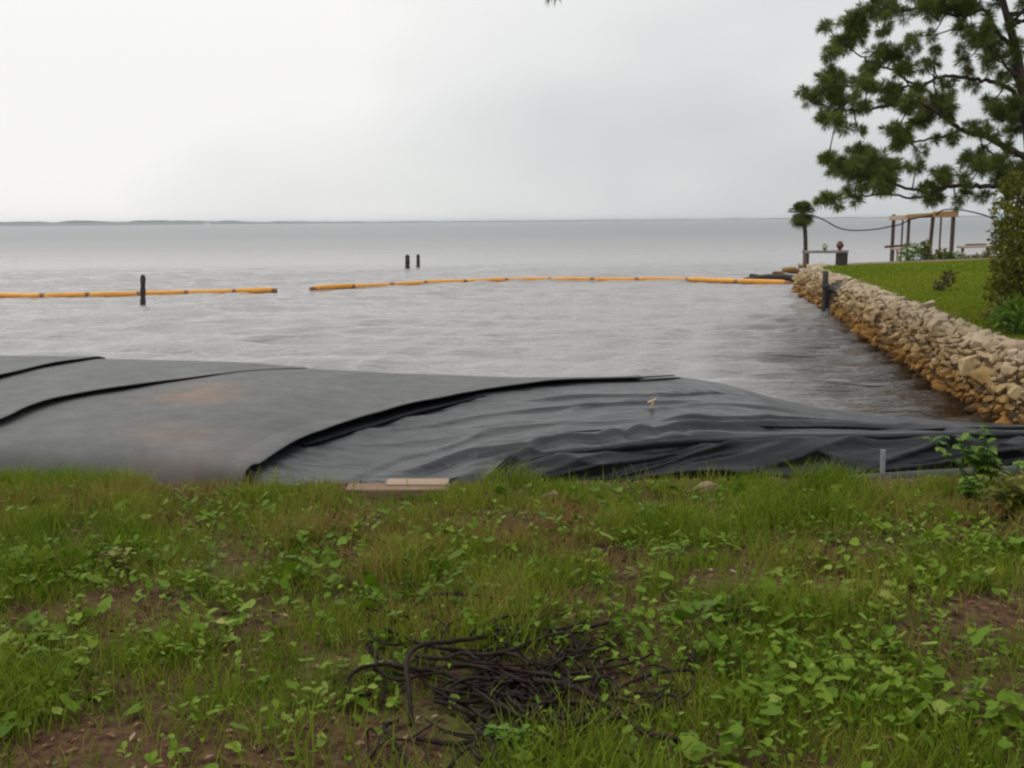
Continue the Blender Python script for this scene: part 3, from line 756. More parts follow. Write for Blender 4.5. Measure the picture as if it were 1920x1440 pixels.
def loose_rocks():
    r = np.random.default_rng(9)
    spots = [(1416, 519, .55, 'dark flat rock farthest out at the tip of the point'), (1440, 522, .6, 'dark rock beside the end of the orange boom'), (1462, 515, .7, 'tan rock in the middle of the rocks off the point'),
             (1482, 508, .8, 'brown rock beside the foot of the palm'), (1486, 524, .7, 'dark wet rock where the boom meets the shore'), (1503, 500, .6, 'small tan rock below the palm trunk'), (1522, 503, .7, 'brown rock under the left end of the bench')]
    for i, (px, py, s, lab) in enumerate(spots):
        p = at_z(px, py + 4, 0.0 if i < 5 else 0.5)
        o = bpy.data.objects.new('shore_rock', STONES[i % 9] if i in (2, 3, 5, 6) else STONES_D[i % 3]); COL.objects.link(o)
        o.location = Vector(p) + Vector((0, 0, 0.12)); o.scale = (s * 1.5, s * 1.1, s * 0.85); o.rotation_euler = (r.uniform(-.3, .3), r.uniform(-.3, .3), r.uniform(0, 6))
        tag(o, lab, 'rock', 'rocks off the point')
    a = at_z(1395, 524, 0.1); b_ = at_z(1500, 524, 0.15)
    b = MB(); pts = spline([a, a * .6 + b_ * .4 + (0, 0, .12), a * .3 + b_ * .7 + (0, 0, .1), b_], 14)
    b.tube(pts, np.linspace(0.09, 0.16, 14), 9)
    tag(b.build('driftwood_log', MT['darkwood'], None, True), 'dark driftwood log lying behind the shore end of the orange boom', 'log')
    for (px, py, s, lab) in ((1322, 925, .19, 'tan angular stone in the grass before the crumpled sheet'), (1025, 938, .17, 'tan lump of stone half hidden in grass right of the boards')):
        p = at_z(px, py, 1.13)
        me = stone_mesh('stone', int(px), 18, (1, .7, .62)); me.materials[0] = MT['tanstone']
        o = bpy.data.objects.new('field_stone', me); COL.objects.link(o); o.location = Vector(p) + Vector((0, 0, .022)); o.scale = (s * 1.15, s, s * .8); o.rotation_euler = (0.1, -0.25, 0.3)
        tag(o, lab, 'stone', 'stones in the grass edge')
STONES_D = []
for i in range(3):
    m = stone_mesh('stone', 70 + i, 17, (1, .85, .5)); m.materials[0] = MT['darkwood']; STONES_D.append(m)
loose_rocks()

# ------------------------------------------------------------------ pilings and boom
def piling(px, py_top, py_base, wpx, label):
    a = at_z(px[1], py_base, 0.0); top = at_y(px[0], py_top, a[1]); r = wpx / 2 / F * a[1]
    b = MB(); n = 9; ts = np.linspace(0, 1, n)
    pts = np.array([a + (top - a) * t for t in ts]); pts = np.vstack([a - np.array([0, 0, 1.0]), pts])
    rad = r * (1 + 0.12 * np.sin(np.arange(len(pts)) * 2.1 + px[0]) - 0.1 * np.linspace(0, 1, len(pts)))
    b.tube(pts, rad, 12)
    b.tube([top - np.array([0, 0, .004]), top + np.array([r * .1, 0, r * .35])], [r * .78, r * .5], 12)
    o = b.build('wooden_piling', MT['darkwood'], None, True); smooth_flat(o)
    tag(o, label, 'piling', 'pilings standing in the bay')
piling((268, 268), 517, 571, 10, 'single dark piling standing just before the left orange boom')
piling((764, 764), 479, 504, 9, 'left, thicker piling of the pair beyond the boom')
piling((784, 784), 478, 501, 7, 'right, thinner piling of the pair beyond the boom')

def boom(pts, joints, label, start_cap=True):
    W_ = np.array([at_z(px, py, 0.0) for px, py in pts])
    path = spline(W_, 400); ppx = project(path)[0]
    root = empty('containment_boom', path[200]); tag(root, label, 'boom', 'orange booms on the bay')
    idx = [int(np.argmin(np.abs(ppx - j))) for j in joints]
    up = np.array([0, 0, 0.075])
    for i0, i1 in zip(idx[:-1], idx[1:]):
        seg = path[min(i0, i1):max(i0, i1) + 1]
        if len(seg) < 4: seg = np.array([path[i0] + (path[i1] - path[i0]) * t for t in np.linspace(0, 1, 6)])
        L = np.linalg.norm(seg[-1] - seg[0]); tt = np.linspace(0, 1, 17)
        P = np.stack([np.interp(tt, np.linspace(0, 1, len(seg)), seg[:, k]) for k in range(3)], -1) + up
        P[:, 2] += 0.022 * math.sin(i0 * 1.7)
        R = 0.118 * np.clip(np.minimum(tt, 1 - tt) / 0.07, 0.30, 1) ** 0.5
        b = MB(); b.tube(P, R, 12); b.build('boom_float', MT['float'], root, True)
    for k, j in enumerate(idx):
        p = path[j] + up; d = path[min(j + 1, 399)] - path[max(j - 1, 0)]; d /= np.linalg.norm(d)
        b = MB(); b.tube([p - d * 0.17, p - d * 0.06, p + d * 0.06, p + d * 0.17], [0.085, 0.10, 0.10, 0.085], 10)
        b.build('boom_connector', MT['joint'], root, True)
boom([(-330, 560), (-160, 559), (0, 557), (80, 558), (165, 556), (268, 554), (350, 552), (440, 550), (515, 548)],
     [-320, -230, -130, -20, 80, 165, 262, 350, 440, 512], 'left orange floating boom, passing behind the single piling')
boom([(586, 545), (662, 540), (733, 537), (797, 533), (870, 531), (950, 528), (1030, 527), (1110, 527), (1195, 527), (1290, 528), (1380, 531), (1478, 534)],
     [588, 662, 733, 797, 872, 950, 1030, 1110, 1195, 1290, 1380, 1476], 'long right orange floating boom running to the rocks of the point')

# ------------------------------------------------------------------ foliage generators
def leaf_cloud(centers, radii, per, size, flat=0.7, seed=0, aspect=0.5, fold=0.25, hemi=False):
    """many folded leaf faces inside blobs"""
    r = np.random.default_rng(seed); V = []; Fq = []; rn = []; n = 0
    for c, R in zip(centers, radii):
        m = per if np.isscalar(per) else per[0]
        m = max(6, int(m * (R / np.mean(radii)) ** 2))
        d = r.normal(size=(m, 3)); d /= np.linalg.norm(d, axis=1, keepdims=True)
        q = c + d * (R * r.uniform(0.35, 1.0, (m, 1)) ** 0.6) * np.array([1, 1, flat])
        ax = d + 0.8 * r.normal(size=(m, 3)); ax /= np.linalg.norm(ax, axis=1, keepdims=True)
        s = np.cross(ax, r.normal(size=(m, 3))); s /= np.linalg.norm(s, axis=1, keepdims=True)
        nn = np.cross(ax, s); L = size * r.uniform(0.6, 1.35, (m, 1))
        a = q; b = q + ax * L * .5 + s * L * aspect * .5 + nn * L * fold * .5; e = q + ax * L; f = q + ax * L * .5 - s * L * aspect * .5 + nn * L * fold * .5
        V.append(np.stack([a, b, e, f], 1).reshape(-1, 3))
        i = n + 4 * np.arange(m)[:, None]; Fq.append(np.concatenate([np.stack([i, i + 1, i + 2], -1), np.stack([i, i + 2, i + 3], -1)]).reshape(-1, 3)); n += 4 * m
        rn.append(np.repeat(np.clip(r.normal(0.45, 0.22, m), 0, 1), 4))
    return np.concatenate(V), np.concatenate(Fq), np.concatenate(rn)
def needle_tufts(P, D, per, length, width, seed=0, spread=1.0):
    """each tuft: needles fanning about direction D from point P"""
    r = np.random.default_rng(seed); m = len(P)
    base = np.repeat(P, per, 0); d0 = np.repeat(D, per, 0)
    d = d0 * r.uniform(0.1, 1.1, (m * per, 1)) + spread * r.normal(size=(m * per, 3)) * 0.55; d /= np.linalg.norm(d, axis=1, keepdims=True)
    L = length * r.uniform(0.7, 1.15, (m * per, 1))
    s = np.cross(d, r.normal(size=d.shape)); s /= np.linalg.norm(s, axis=1, keepdims=True)
    mid = base + d * L * .55 + np.array([0, 0, -0.03]) * L; tip = base + d * L + np.array([0, 0, -0.12]) * L
    V = np.stack([base, mid + s * width * .5, tip, mid - s * width * .5], 1).reshape(-1, 3)
    i = 4 * np.arange(m * per)
    f = np.stack([i, i + 1, i + 2, i + 3], -1)
    tr = np.repeat(np.clip(r.normal(0.42, 0.18, m), 0, 1), per); rn = np.repeat(np.clip(tr + r.normal(0, 0.12, m * per), 0, 1), 4)
    return V, f, rn

# ------------------------------------------------------------------ pine
def pine():
    YP = 18.6
    tp = [(1952, 600), (1948, 470), (1940, 350), (1929, 240), (1917, 165), (1906, 100), (1892, 45), (1880, 0), (1864, -70), (1852, -170), (1846, -300)]
    dep = lambda px: YP
    T = np.array([at_y(px, py, YP) for px, py in tp]); T[0][2] = float(ground_z(T[0][0], YP)) - 0.1
    Tp = spline(T, 60)
    root = empty('pine_tree', T[0]); tag(root, 'tall pine leaning in from the right edge with long open branches over the lawn', 'pine tree')
    b = MB(); b.tube(Tp, np.interp(np.linspace(0, 1, 60), [0, .1, .6, 1], [0.22, 0.14, 0.062, 0.03]), 12); b.build('trunk', MT['bark'], root, True)
    limbs = [([(1931, 300), (1885, 275), (1845, 255), (1800, 243), (1750, 205), (1700, 190), (1640, 205), (1580, 205), (1530, 195)], .075, 0.0),
             ([(1800, 243), (1770, 255), (1700, 265), (1680, 240)], .035, -.2),
             ([(1922, 190), (1880, 160), (1840, 150), (1770, 143), (1720, 160), (1670, 130), (1620, 110), (1570, 70)], .055, .5),
             ([(1720, 160), (1680, 165), (1640, 170), (1580, 160), (1530, 175)], .03, .2),
             ([(1941, 350), (1880, 350), (1830, 348), (1780, 350), (1740, 360), (1690, 350), (1640, 330), (1590, 315), (1550, 305)], .06, -.6),
             ([(1780, 350), (1730, 370), (1660, 365), (1600, 370), (1545, 378)], .03, -.9),
             ([(1840, 270), (1870, 300), (1850, 320), (1830, 310)], .025, -.4),
             ([(1906, 100), (1870, 60), (1845, 20), (1800, 30), (1740, 15), (1690, 20), (1640, 15), (1600, 25)], .045, .3),
             ([(1893, 50), (1940, 30), (1990, 10)], .04, -.4), ([(1917, 165), (1860, 90), (1840, 75), (1800, 50)], .03, .7),
             ([(1915, 150), (1870, 110), (1850, 75), (1830, 70)], .025, -.3),
             ([(1929, 240), (1990, 200), (2060, 190), (2130, 170)], .06, .2), ([(1940, 350), (2010, 320), (2080, 330)], .05, -.5),
             ([(1870, -50), (1800, -80), (1720, -90), (1650, -70)], .045, .1), ([(1860, -90), (1930, -130), (2020, -130)], .045, .4),
             ([(1852, -170), (1790, -210), (1720, -220)], .035, -.2), ([(1848, -240), (1900, -280), (1960, -290)], .035, .3)]
    LP_ = []
    for (pts, r0, dy) in limbs:
        n = len(pts); w = np.array([at_y(px, py, YP + dy * (1 if i else 0) * min(1, i / 2)) for i, (px, py) in enumerate(pts)])
        sp = spline(w, 8 * n); sp[1:-1] += rng.normal(0, 0.012, (len(sp) - 2, 3))
        b = MB(); b.tube(sp, np.linspace(r0 * .85, 0.010, len(sp)), 7); b.build('limb', MT['bark'], root, True); LP_.append(sp)
    allp = np.concatenate(LP_)
    cl = [(340,150,50),(480,130,90),(500,190,90),(430,250,90),(350,300,60),(560,60,60),(640,50,80),(780,80,40),(900,50,80),(990,50,70),(640,170,50),(820,210,45),(920,200,40),(700,330,100),(760,390,70),(560,390,60),(560,460,50),(880,370,50),(350,430,70),(300,450,50),(400,460,70),(190,515,28),(270,550,75),(370,560,80),(330,660,75),(380,680,60),(440,720,35),(510,740,28),(500,610,45),(480,520,28),(640,500,55),(710,540,80),(800,590,80),(900,620,80),(1000,640,80),(850,690,70),(960,560,70),(700,740,55),(740,800,70),(340,910,65),(400,960,80),(530,870,95),(600,930,110),(480,950,90),(700,950,90),(850,850,40),(830,950,55),(560,1030,70),(660,1030,70),(980,980,65),(850,1080,45),(950,1120,55),(370,1130,60),(300,1135,28),(500,1130,35),(1150,900,70),(1190,940,70),(1280,960,75),(1200,210,80),(1260,250,55),(1110,340,45),(1220,330,50),(1150,480,45),(1040,480,45),(1250,580,60),(1300,640,95),(1380,600,80),(1390,700,80),(1180,740,60),(1280,770,50),(1360,390,50),(1400,280,60),(1400,960,80),(1330,1000,70),(1110,1100,35),(1200,1110,45),(940,290,20),(1060,1140,35),(600,290,30),(660,110,40),(1140,40,60),(1060,20,60),(1280,20,30),(1240,400,35),(1330,470,40),(760,260,40),(820,270,40)]
    C = []; R = []
    r = np.random.default_rng(4)
    for (cx, cy, rad) in cl:
        px, py = 1440 + cx / 3, cy / 3
        p0 = at_y(px, py, YP); k = np.argmin(np.sum((allp[:, [0, 2]] - p0[[0, 2]]) ** 2, 1))
        Y = allp[k][1] + r.normal(0, 0.35)
        C.append(at_y(px, py, Y)); R.append(rad / 3 / F * Y * 1.0)
    # part of the crown outside the photograph
    for (sp, lm) in zip(LP_[11:], limbs[11:]):
        for q in sp[8::3]:
            C.append(q + r.normal(0, 0.25, 3)); R.append(r.uniform(.2, .36))
    for t in np.linspace(0.86, 1.0, 16): C.append(Tp[min(59, int(t * 59))] + r.normal(0, .35, 3)); R.append(.3)
    for k in range(34):
        q = Tp[r.integers(34, 58)]; a = r.uniform(0, 6.28); d = r.uniform(.6, 2.2)
        c = q + np.array([math.cos(a) * d, math.sin(a) * d, r.normal(0, .3)])
        pxx, pyy = project(c)
        if pxx < 1915 and pyy > 0: continue
        C.append(c); R.append(r.uniform(.2, .34))
        b = MB(); b.tube(spline([q, (q + c) / 2 + (0, 0, .1), c], 8), np.linspace(.03, .008, 8), 5); b.build('limb', MT['bark'], root, True)
    for sp in LP_:
        for q in sp[6::2]:
            if r.random() < .42: C.append(q + r.normal(0, .12, 3) + np.array([0, 0, .06])); R.append(r.uniform(.06, .13))
    C = np.array(C); R = np.array(R)
    # twigs from limbs to clumps
    tw = MB(); P = []; D = []
    for c, rad in zip(C, R):
        k = np.argmin(np.sum((allp - c) ** 2, 1)); a = allp[k]
        if np.linalg.norm(c - a) > 0.1: tw.tube(spline([a, (a + c) / 2 + np.array([0, 0, -0.04]), c], 7), np.linspace(.016, .008, 7), 5)
        m = max(6, int(24 * (rad / 0.25) ** 2))
        for _ in range(m):
            d = r.normal(size=3); d[2] += 0.35; d /= np.linalg.norm(d)
            tip = c + d * rad * r.uniform(0.1, 0.78) * np.array([1, 1, .85])
            P.append(tip); D.append(d)
            if r.random() < 0.45: tw.tube([c, (c + tip) / 2 + r.normal(0, .02, 3), tip], [.008, .006, .004], 4, False)
    tw.build('twigs', MT['bark'], root, True)
    P = np.array(P); D = np.array(D)
    V, f, rn = needle_tufts(P, D, 50, 0.165, 0.0095, 2)
    mesh_np('crown', V, [f], MT['needle'], root, True, rn)
    # tip of an overhead twig at the top edge
    p = at_y(1038, 2, 7.0); q = at_y(1060, -420, 7.4)
    root = empty('hanging_pine_twig', q); tag(root, 'tip of an overhead pine twig hanging into the top edge of the sky', 'twig')
    b = MB(); b.tube(spline([q, (p + q) / 2 + (.1, 0, 0), p + (0, 0, .05)], 16), np.linspace(.02, .005, 16), 6); b.build('stem', MT['bark'], root, True)
    pp = np.array([p + (0.02, 0, .06), p + (-.02, .02, .07), p + (.05, 0, .16), p + (-.05, 0, .2), p + (0, 0, .28)])
    V, f, rn = needle_tufts(pp, np.tile([0, 0, -0.9], (5, 1)), 30, 0.10, 0.004, 8, 0.7)
    mesh_np('needles', V, [f], MT['needle'], root, True, rn)
pine()

def shrub(name, cx, cz, blobs, label, cat, m, per, size, Y, group=None, stems=5, seed=0, aspect=0.5):
    C = np.array([at_y(px, py, Y + dy) for (px, py, rp, dy) in blobs]); R = np.array([rp / F * (Y + dy) for (px, py, rp, dy) in blobs])
    base = at_y(cx, cz, Y); base[2] = float(ground_z(base[0], base[1])) - 0.03
    root = empty(name, base); tag(root, label, cat, group)
    r = np.random.default_rng(seed); b = MB()
    for k in range(min(stems, len(C)) if stems < len(C) else len(C)):
        c = C[k * len(C) // max(1, min(stems, len(C)))]
        s0 = base + np.array([r.normal(0, .05), r.normal(0, .05), 0]) * min(1, R.mean() * 4)
        b.tube(spline([s0, (s0 + c) / 2 + r.normal(0, .06, 3) * R.mean(), c], 8), np.linspace(max(.006, .05 * R.mean()), .005, 8), 6)
    b.build('stem', MT['bark'], root, True)
    V, f, rn = leaf_cloud(C, R, per, size, 0.9, seed, aspect)
    V[:, 2] = np.maximum(V[:, 2], base[2] + 0.01)
    mesh_np('foliage', V, [f], m, root, True, rn)
    return root
r_ = random.Random(3)
bl = [(1905, 345, 26, 0), (1925, 380, 40, .3), (1885, 400, 26, -.3), (1930, 440, 55, 0), (1890, 450, 30, .2), (1915, 500, 50, -.2), (1880, 500, 22, .2), (1870, 545, 26, 0), (1920, 560, 58, 0), (1895, 590, 40, -.4), (1980, 400, 70, .3), (1990, 500, 80, 0), (1985, 580, 70, -.3), (1895, 425, 20, -.4), (1862, 590, 18, -.5), (2040, 470, 80, .2), (1868, 430, 10, 0), (1905, 470, 36, -.5), (1878, 370, 16, .2)]
shrub('large_shrub', 1935, 612, bl, 'large dark green shrub at the right edge below the pine', 'shrub', MT['bush'], 620, 0.085, 17.3, stems=10, seed=5)
shrub('leafy_shrub', 1905, 622, [(1885, 600, 20, 0), (1905, 585, 24, .1), (1925, 600, 30, 0), (1880, 575, 14, .2), (1950, 590, 40, .1)], 'low bright leafy plant in front of the large dark shrub', 'shrub', MT['brightleaf'], 160, 0.13, 16.0, stems=4, seed=9, aspect=0.3)
shrub('brown_sapling', 1762, 556, [(1768, 530, 13, 0), (1778, 520, 10, .1), (1762, 540, 9, 0), (1785, 514, 6, 0)], 'small dark brown sapling standing alone on the lawn', 'sapling', MT['brownleaf'], 48, 0.10, 25.5, stems=3, seed=12)

# ------------------------------------------------------------------ things on the point
def palm():
    base = at_z(1510, 496, 0.85); Y = base[1]; top = at_y(1508, 412, Y)
    root = empty('palm_tree', base); tag(root, 'small round headed palm on a thin trunk at the end of the point', 'palm tree')
    b = MB(); pts = spline([base - (0, 0, .3), base * .5 + top * .5 + (0.03, 0, 0), top], 16)
    b.tube(pts, np.interp(np.linspace(0, 1, 16), [0, .3, 1], [.12, .085, .085]) * (1 + .08 * (np.arange(16) % 2)), 9); b.build('trunk', MT['bark'], root, True)
    r = np.random.default_rng(6); c = top + np.array([-0.10, 0, 0.24])
    V = []; Fs = []; rn = []; n = 0
    for k in range(120):
        a = r.uniform(0, 6.28); el = r.uniform(-1.1, 1.45); L = r.uniform(0.42, 0.72)
        d = np.array([math.cos(a) * math.cos(el), math.sin(a) * math.cos(el), math.sin(el)]); s = np.array([-math.sin(a), math.cos(a), 0]); u = np.cross(d, s)
        o = c + d * 0.05; hub = c + d * L * 0.45; tint = np.clip(r.normal(.4, .22), 0, 1)
        for j in range(11):                       # fan blades
            th = (j - 5) * 0.22; q = d * math.cos(th) + s * math.sin(th)
            e = hub + q * L * 0.62 + np.array([0, 0, -0.14 * L]); w = np.cross(q, u) * 0.022
            m_ = hub + q * L * .35
            V += [hub, m_ + w, e, m_ - w]; Fs.append((n, n + 1, n + 2, n + 3)); n += 4; rn += [tint] * 4
        w = s * .012; V += [o - w, o + w, hub + w, hub - w]; Fs.append((n, n + 1, n + 2, n + 3)); n += 4; rn += [tint] * 4
    mesh_np('crown', np.array(V), [np.array(Fs)], MT['palm'], root, True, rn)
    return c
PALM = palm()

def bench():
    a = at_z(1515, 499, 0.9); Y = a[1] - 0.3
    L0 = at_y(1507, 473, Y); R0 = at_y(1588, 471, Y)
    z = (L0[2] + R0[2]) / 2; gl = 0.8
    c = (L0 + R0) / 2; w = R0[0] - L0[0]
    root = empty('wooden_bench', (c[0], Y, gl)); tag(root, 'low dark wooden bench with a thick right leg beside the palm', 'bench')
    for k in range(3):
        b = MB(); b.box((c[0], Y - .16 + .16 * k, z), (w, .15, .10)); bevel(b.build('seat_plank', MT['greywood'] if k == 0 else MT['redwood'], root), .01)
    b = MB(); b.box((R0[0] - .20, Y, (gl - .2 + z - .05) / 2), (.36, .42, z - .05 - gl + .2)); bevel(b.build('leg', MT['darkwood'], root), .015)
    b = MB(); b.box((L0[0] + .10, Y, (gl - .2 + z - .05) / 2), (.14, .42, z - .05 - gl + .2)); bevel(b.build('leg', MT['redwood'], root), .015)
    # dark red urn and small pot plant on it
    p = np.array([at_y(1574, 466, Y)[0], Y - .05, z + .05])
    prof = [(0.0, .07), (.02, .09), (.05, .06), (.09, .10), (.17, .145), (.25, .14), (.31, .09), (.34, .085), (.36, .10)]
    b = MB(); b.tube([p + (0, 0, h) for h, _ in prof], [q for _, q in prof], 14)
    tag(b.build('round_urn', MT['pot'], None, True), 'round dark red urn standing on the right end of the bench', 'urn')
    p = np.array([at_y(1546, 470, Y)[0], Y - .05, z + .05])
    r = empty('potted_plant', p); tag(r, 'tiny potted green plant on the middle of the bench', 'potted plant')
    b = MB(); b.tube([p, p + (0, 0, .09)], [.05, .065], 10); b.build('pot', MT['redwood'], r, True)
    V, f, rn = leaf_cloud([p + np.array([0, 0, .14])], [.10], 60, .07, .8, 3); mesh_np('leaves', V, [f], MT['bush'], r, True, rn)
bench()

def pergola():
    Y0 = 45.0
    base = at_y(1676, 488, 46); gz = 0.72
    root = empty('timber_pergola', base); tag(root, 'open pergola of red brown posts and tan top beams by the far water', 'pergola')
    posts = [((1676, 402), 46.2, .13), ((1705, 402), 45.6, .11), ((1750, 402), 44.8, .13), ((1788, 401), 44.2, .14), ((1693, 408), 48.0, .07), ((1765, 404), 47.0, .07)]
    tops = []
    for (p, Y, w) in posts:
        t = at_y(*p, Y); bt = np.array([t[0] - (0.12 if p[0] == 1750 else 0), Y, gz - .6]); tops.append(t)
        b = MB(); b.beam(bt, t, w, w); bevel(b.build('post', MT['redwood'], root), .01)
    def bm_(a, c, w, h, m): b = MB(); b.beam(a, c, w, h); bevel(b.build('beam', m, root), .008)
    up = np.array([0, 0, .02])
    l0, l1, l2, l3 = tops[0], tops[1], tops[2], tops[3]
    bm_(at_y(1668, 409, 46.3), at_y(1716, 407, 45.4), .12, .20, MT['palewood'])
    bm_(at_y(1700, 406, 45.5), at_y(1757, 402, 44.7), .12, .17, MT['tanwood'])
    bm_(at_y(1750, 402, 44.65), at_y(1796, 401, 43.95), .14, .26, MT['tanwood'])
    bm_(at_y(1690, 408, 48.05), at_y(1768, 404, 46.9), .08, .12, MT['redwood'])
    bm_(at_y(1794, 399, 44.1), at_y(1768, 402, 47.0), .08, .14, MT['redwood'])
    # low rail with small tan step at its left end
    b = MB(); b.beam(at_y(1659, 463, 46), at_y(1700, 460, 46), .10, .10); bevel(b.build('rail', MT['redwood'], root), .01)
    b = MB(); b.beam(at_y(1672, 467, 45.8), at_y(1703, 465, 45.6), .35, .09); bevel(b.build('step', MT['palewood'], root), .01)
    for px in (1674, 1683):
        p = at_y(px, 468, 45.8); b = MB(); b.beam((p[0], p[1], gz - .5), p, .12 if px == 1674 else .07, .12); bevel(b.build('step_leg', MT['redwood'] if px == 1674 else MT['palewood'], root), .01)
    p = at_y(1741, 455, 44.6); q = np.array([p[0], p[1], gz - .1])
    b = MB(); b.tube([q - np.array([0, 0, .3]), (p + q) / 2 + np.array([.03, 0, 0]), p], [.22, .18, .14], 10)
    tag(b.build('tree_stump', MT['greywood'], None, True), 'pale grey weathered stump among the plants under the pergola', 'stump')
    # hanging cable
    pts = [(1526, 404, PALM[1]), (1548, 414, 44.0), (1572, 427, 44.5), (1600, 432, 45), (1640, 430, 45.5), (1672, 424, 46.0), (1690, 420, 45.7), (1712, 410, 45.2), (1752, 403, 44.6), (1768, 394, 43.5), (1795, 393, 40), (1825, 398, 33), (1850, 405, 26), (1875, 418, 19)]
    b = MB(); b.tube(spline([at_y(*p) for p in pts], 90), np.interp(np.linspace(0, 1, 90), [0, .6, 1], [.026, .032, .018]), 6)
    tag(b.build('hanging_cable', MT['cable'], None, True), 'dark cable sagging from the palm over the pergola to the large shrub', 'cable')
    # low deck right of the pergola
    a = at_y(1800, 463, 44); e = at_y(1858, 461, 44)
    r = empty('low_table', (a + e) / 2); tag(r, 'low wooden table with grey box under it right of the pergola', 'table')
    b = MB(); b.beam(a, e, .7, .10); bevel(b.build('table_top', MT['palewood'], r), .01)
    b = MB(); b.beam(at_y(1812, 459, 44.1), at_y(1848, 458, 44.1), .3, .06); bevel(b.build('board', MT['darkwood'], r), .01)
    for px in (1805, 1852):
        p = at_y(px, 464, 44); b = MB(); b.beam((p[0], p[1], gz - .3), p, .1, .1); b.build('leg', MT['redwood'], r)
    p = at_y(1824, 476, 43.9); b = MB(); b.box((p[0], p[1] - .3, gz + .22), (.62, .4, .46)); o = b.build('storage_box', MT['greywood']); bevel(o, .02)
    tag(o, 'grey box standing in front of the low table', 'box')
pergola()
gp = [(1708, 490, [(1705, 470, 16, 0), (1720, 478, 14, .2), (1695, 482, 10, 0), (1728, 466, 10, .3)], 'tallest bright shrub under the left half of the pergola', 'brightleaf'),
      (1735, 495, [(1738, 458, 7, 0), (1735, 470, 8, 0), (1742, 486, 9, 0)], 'slim dark plant beside the grey stump', 'bush'),
      (1765, 494, [(1758, 484, 11, 0), (1772, 482, 12, .1), (1766, 474, 9, .1)], 'dark leafy clump beneath the right half of the pergola', 'bush'),
      (1790, 494, [(1788, 484, 12, 0), (1800, 486, 11, 0), (1780, 488, 9, 0)], 'bright clump at the foot of the right pergola post', 'brightleaf'),
      (1822, 495, [(1816, 488, 10, 0), (1830, 487, 11, 0), (1842, 486, 10, 0)], 'low green clump in front of the grey box', 'bush'),
      (1860, 495, [(1856, 480, 14, 0), (1868, 472, 16, .2), (1850, 488, 10, 0)], 'green clump between the low table and the large shrub', 'bush')]
for i, (cx, cz, bl_, lab, mm) in enumerate(gp):
    shrub('garden_plant', cx, cz, bl_, lab, 'plant', MT[mm], 150, 0.12, 43.0, 'plants along the far lawn edge', 3, 30 + i)
r2 = np.random.default_rng(8)
fl = np.array([at_y(px, py, 42.6) for px, py in zip(r2.uniform(1782, 1850, 24), r2.uniform(470, 484, 24))])
V, f, rn = leaf_cloud(fl, np.full(24, .05), 5, .06, 1, 2)
tag(mesh_np('pale_flowers', V, [f], MT['flower'], None, True, rn), 'pale flowers sprinkled over the clumps by the pergola', 'flowers', kind='stuff')

# ------------------------------------------------------------------ tangle of cable
def tangle():
    c = at_z(960, 1265, 1.16); root = empty('cable_tangle', c); tag(root, 'heap of tangled black cable lying in the weeds', 'cable tangle')
    def z_at(px, py, h):
        p = at_z(px, py, 1.15); p = at_z(px, py, float(ground_z(p[0], p[1])) + h); return p
    strands = [([(695, 1302, .01), (660, 1300, .03), (650, 1278, .05), (672, 1256, .07), (720, 1245, .08), (762, 1252, .08), (830, 1262, .05), (900, 1290, .04)], .0085),
               ([(772, 1360, .02), (768, 1300, .08), (762, 1240, .12), (785, 1212, .12), (830, 1205, .10), (900, 1195, .07), (980, 1180, .05)], .009),
               ([(842, 1442, .02), (862, 1412, .04), (895, 1398, .05), (930, 1404, .05), (970, 1420, .03), (1020, 1424, .03), (1070, 1408, .03)], .0085),
               ([(745, 1350, .02), (720, 1364, .04), (738, 1390, .03), (760, 1425, .03), (770, 1450, .03)], .0075),
               ([(1000, 1275, .08), (1060, 1285, .08), (1120, 1310, .07), (1170, 1345, .06), (1210, 1375, .05), (1260, 1385, .04), (1298, 1388, .02)], .011),
               ([(735, 1168, .02), (765, 1145, .03), (800, 1120, .04), (840, 1113, .04), (900, 1118, .04), (985, 1128, .02)], .0075),
               ([(880, 1190, .04), (920, 1165, .06), (960, 1155, .07), (1005, 1158, .05), (1000, 1172, .05), (930, 1180, .05)], .0085),
               ([(990, 1205, .05), (1030, 1192, .06), (1065, 1190, .06), (1090, 1215, .04), (1080, 1230, .02)], .0075),
               ([(780, 1230, .06), (830, 1235, .07), (870, 1225, .07), (900, 1240, .06)], .0085),
               ([(1180, 1300, .03), (1225, 1300, .05), (1240, 1318, .05), (1205, 1345, .03)], .0075),
               ([(780, 1385, .02), (850, 1395, .03), (920, 1380, .04), (1000, 1345, .05)], .009)]
    for pts, r in strands:
        P = spline([z_at(*p) for p in pts], 8 * len(pts)); P[1:-1] += rng.normal(0, .0015, (len(P) - 2, 3))
        b = MB(); b.tube(P, r * .95, 7); b.build('strand', MT['cable'], root, True)
    q = np.random.default_rng(14)
    for k in range(130):
        cx, cy = q.normal(985, 140), q.normal(1285, 58); L = q.uniform(60, 230); a0 = q.normal(0.15, 0.55); bend = q.normal(0, 1.7)
        pts = []
        n = 6
        for t in np.linspace(-.5, .5, n):
            a = a0 + bend * t
            pts.append((np.clip(cx + L * t * math.cos(a), 690, 1300), cy + L * t * math.sin(a) * .6 + bend * 34 * (t * t), q.uniform(.01, .075) * (1 - 1.3 * abs(t)) + .012))
        P = spline([z_at(*p) for p in pts], 36)
        b = MB(); b.tube(P, q.choice([.0035, .005, .0065, .008], p=[.3, .3, .25, .15]), 6); b.build('strand', MT['cable'], root, True)
tangle()

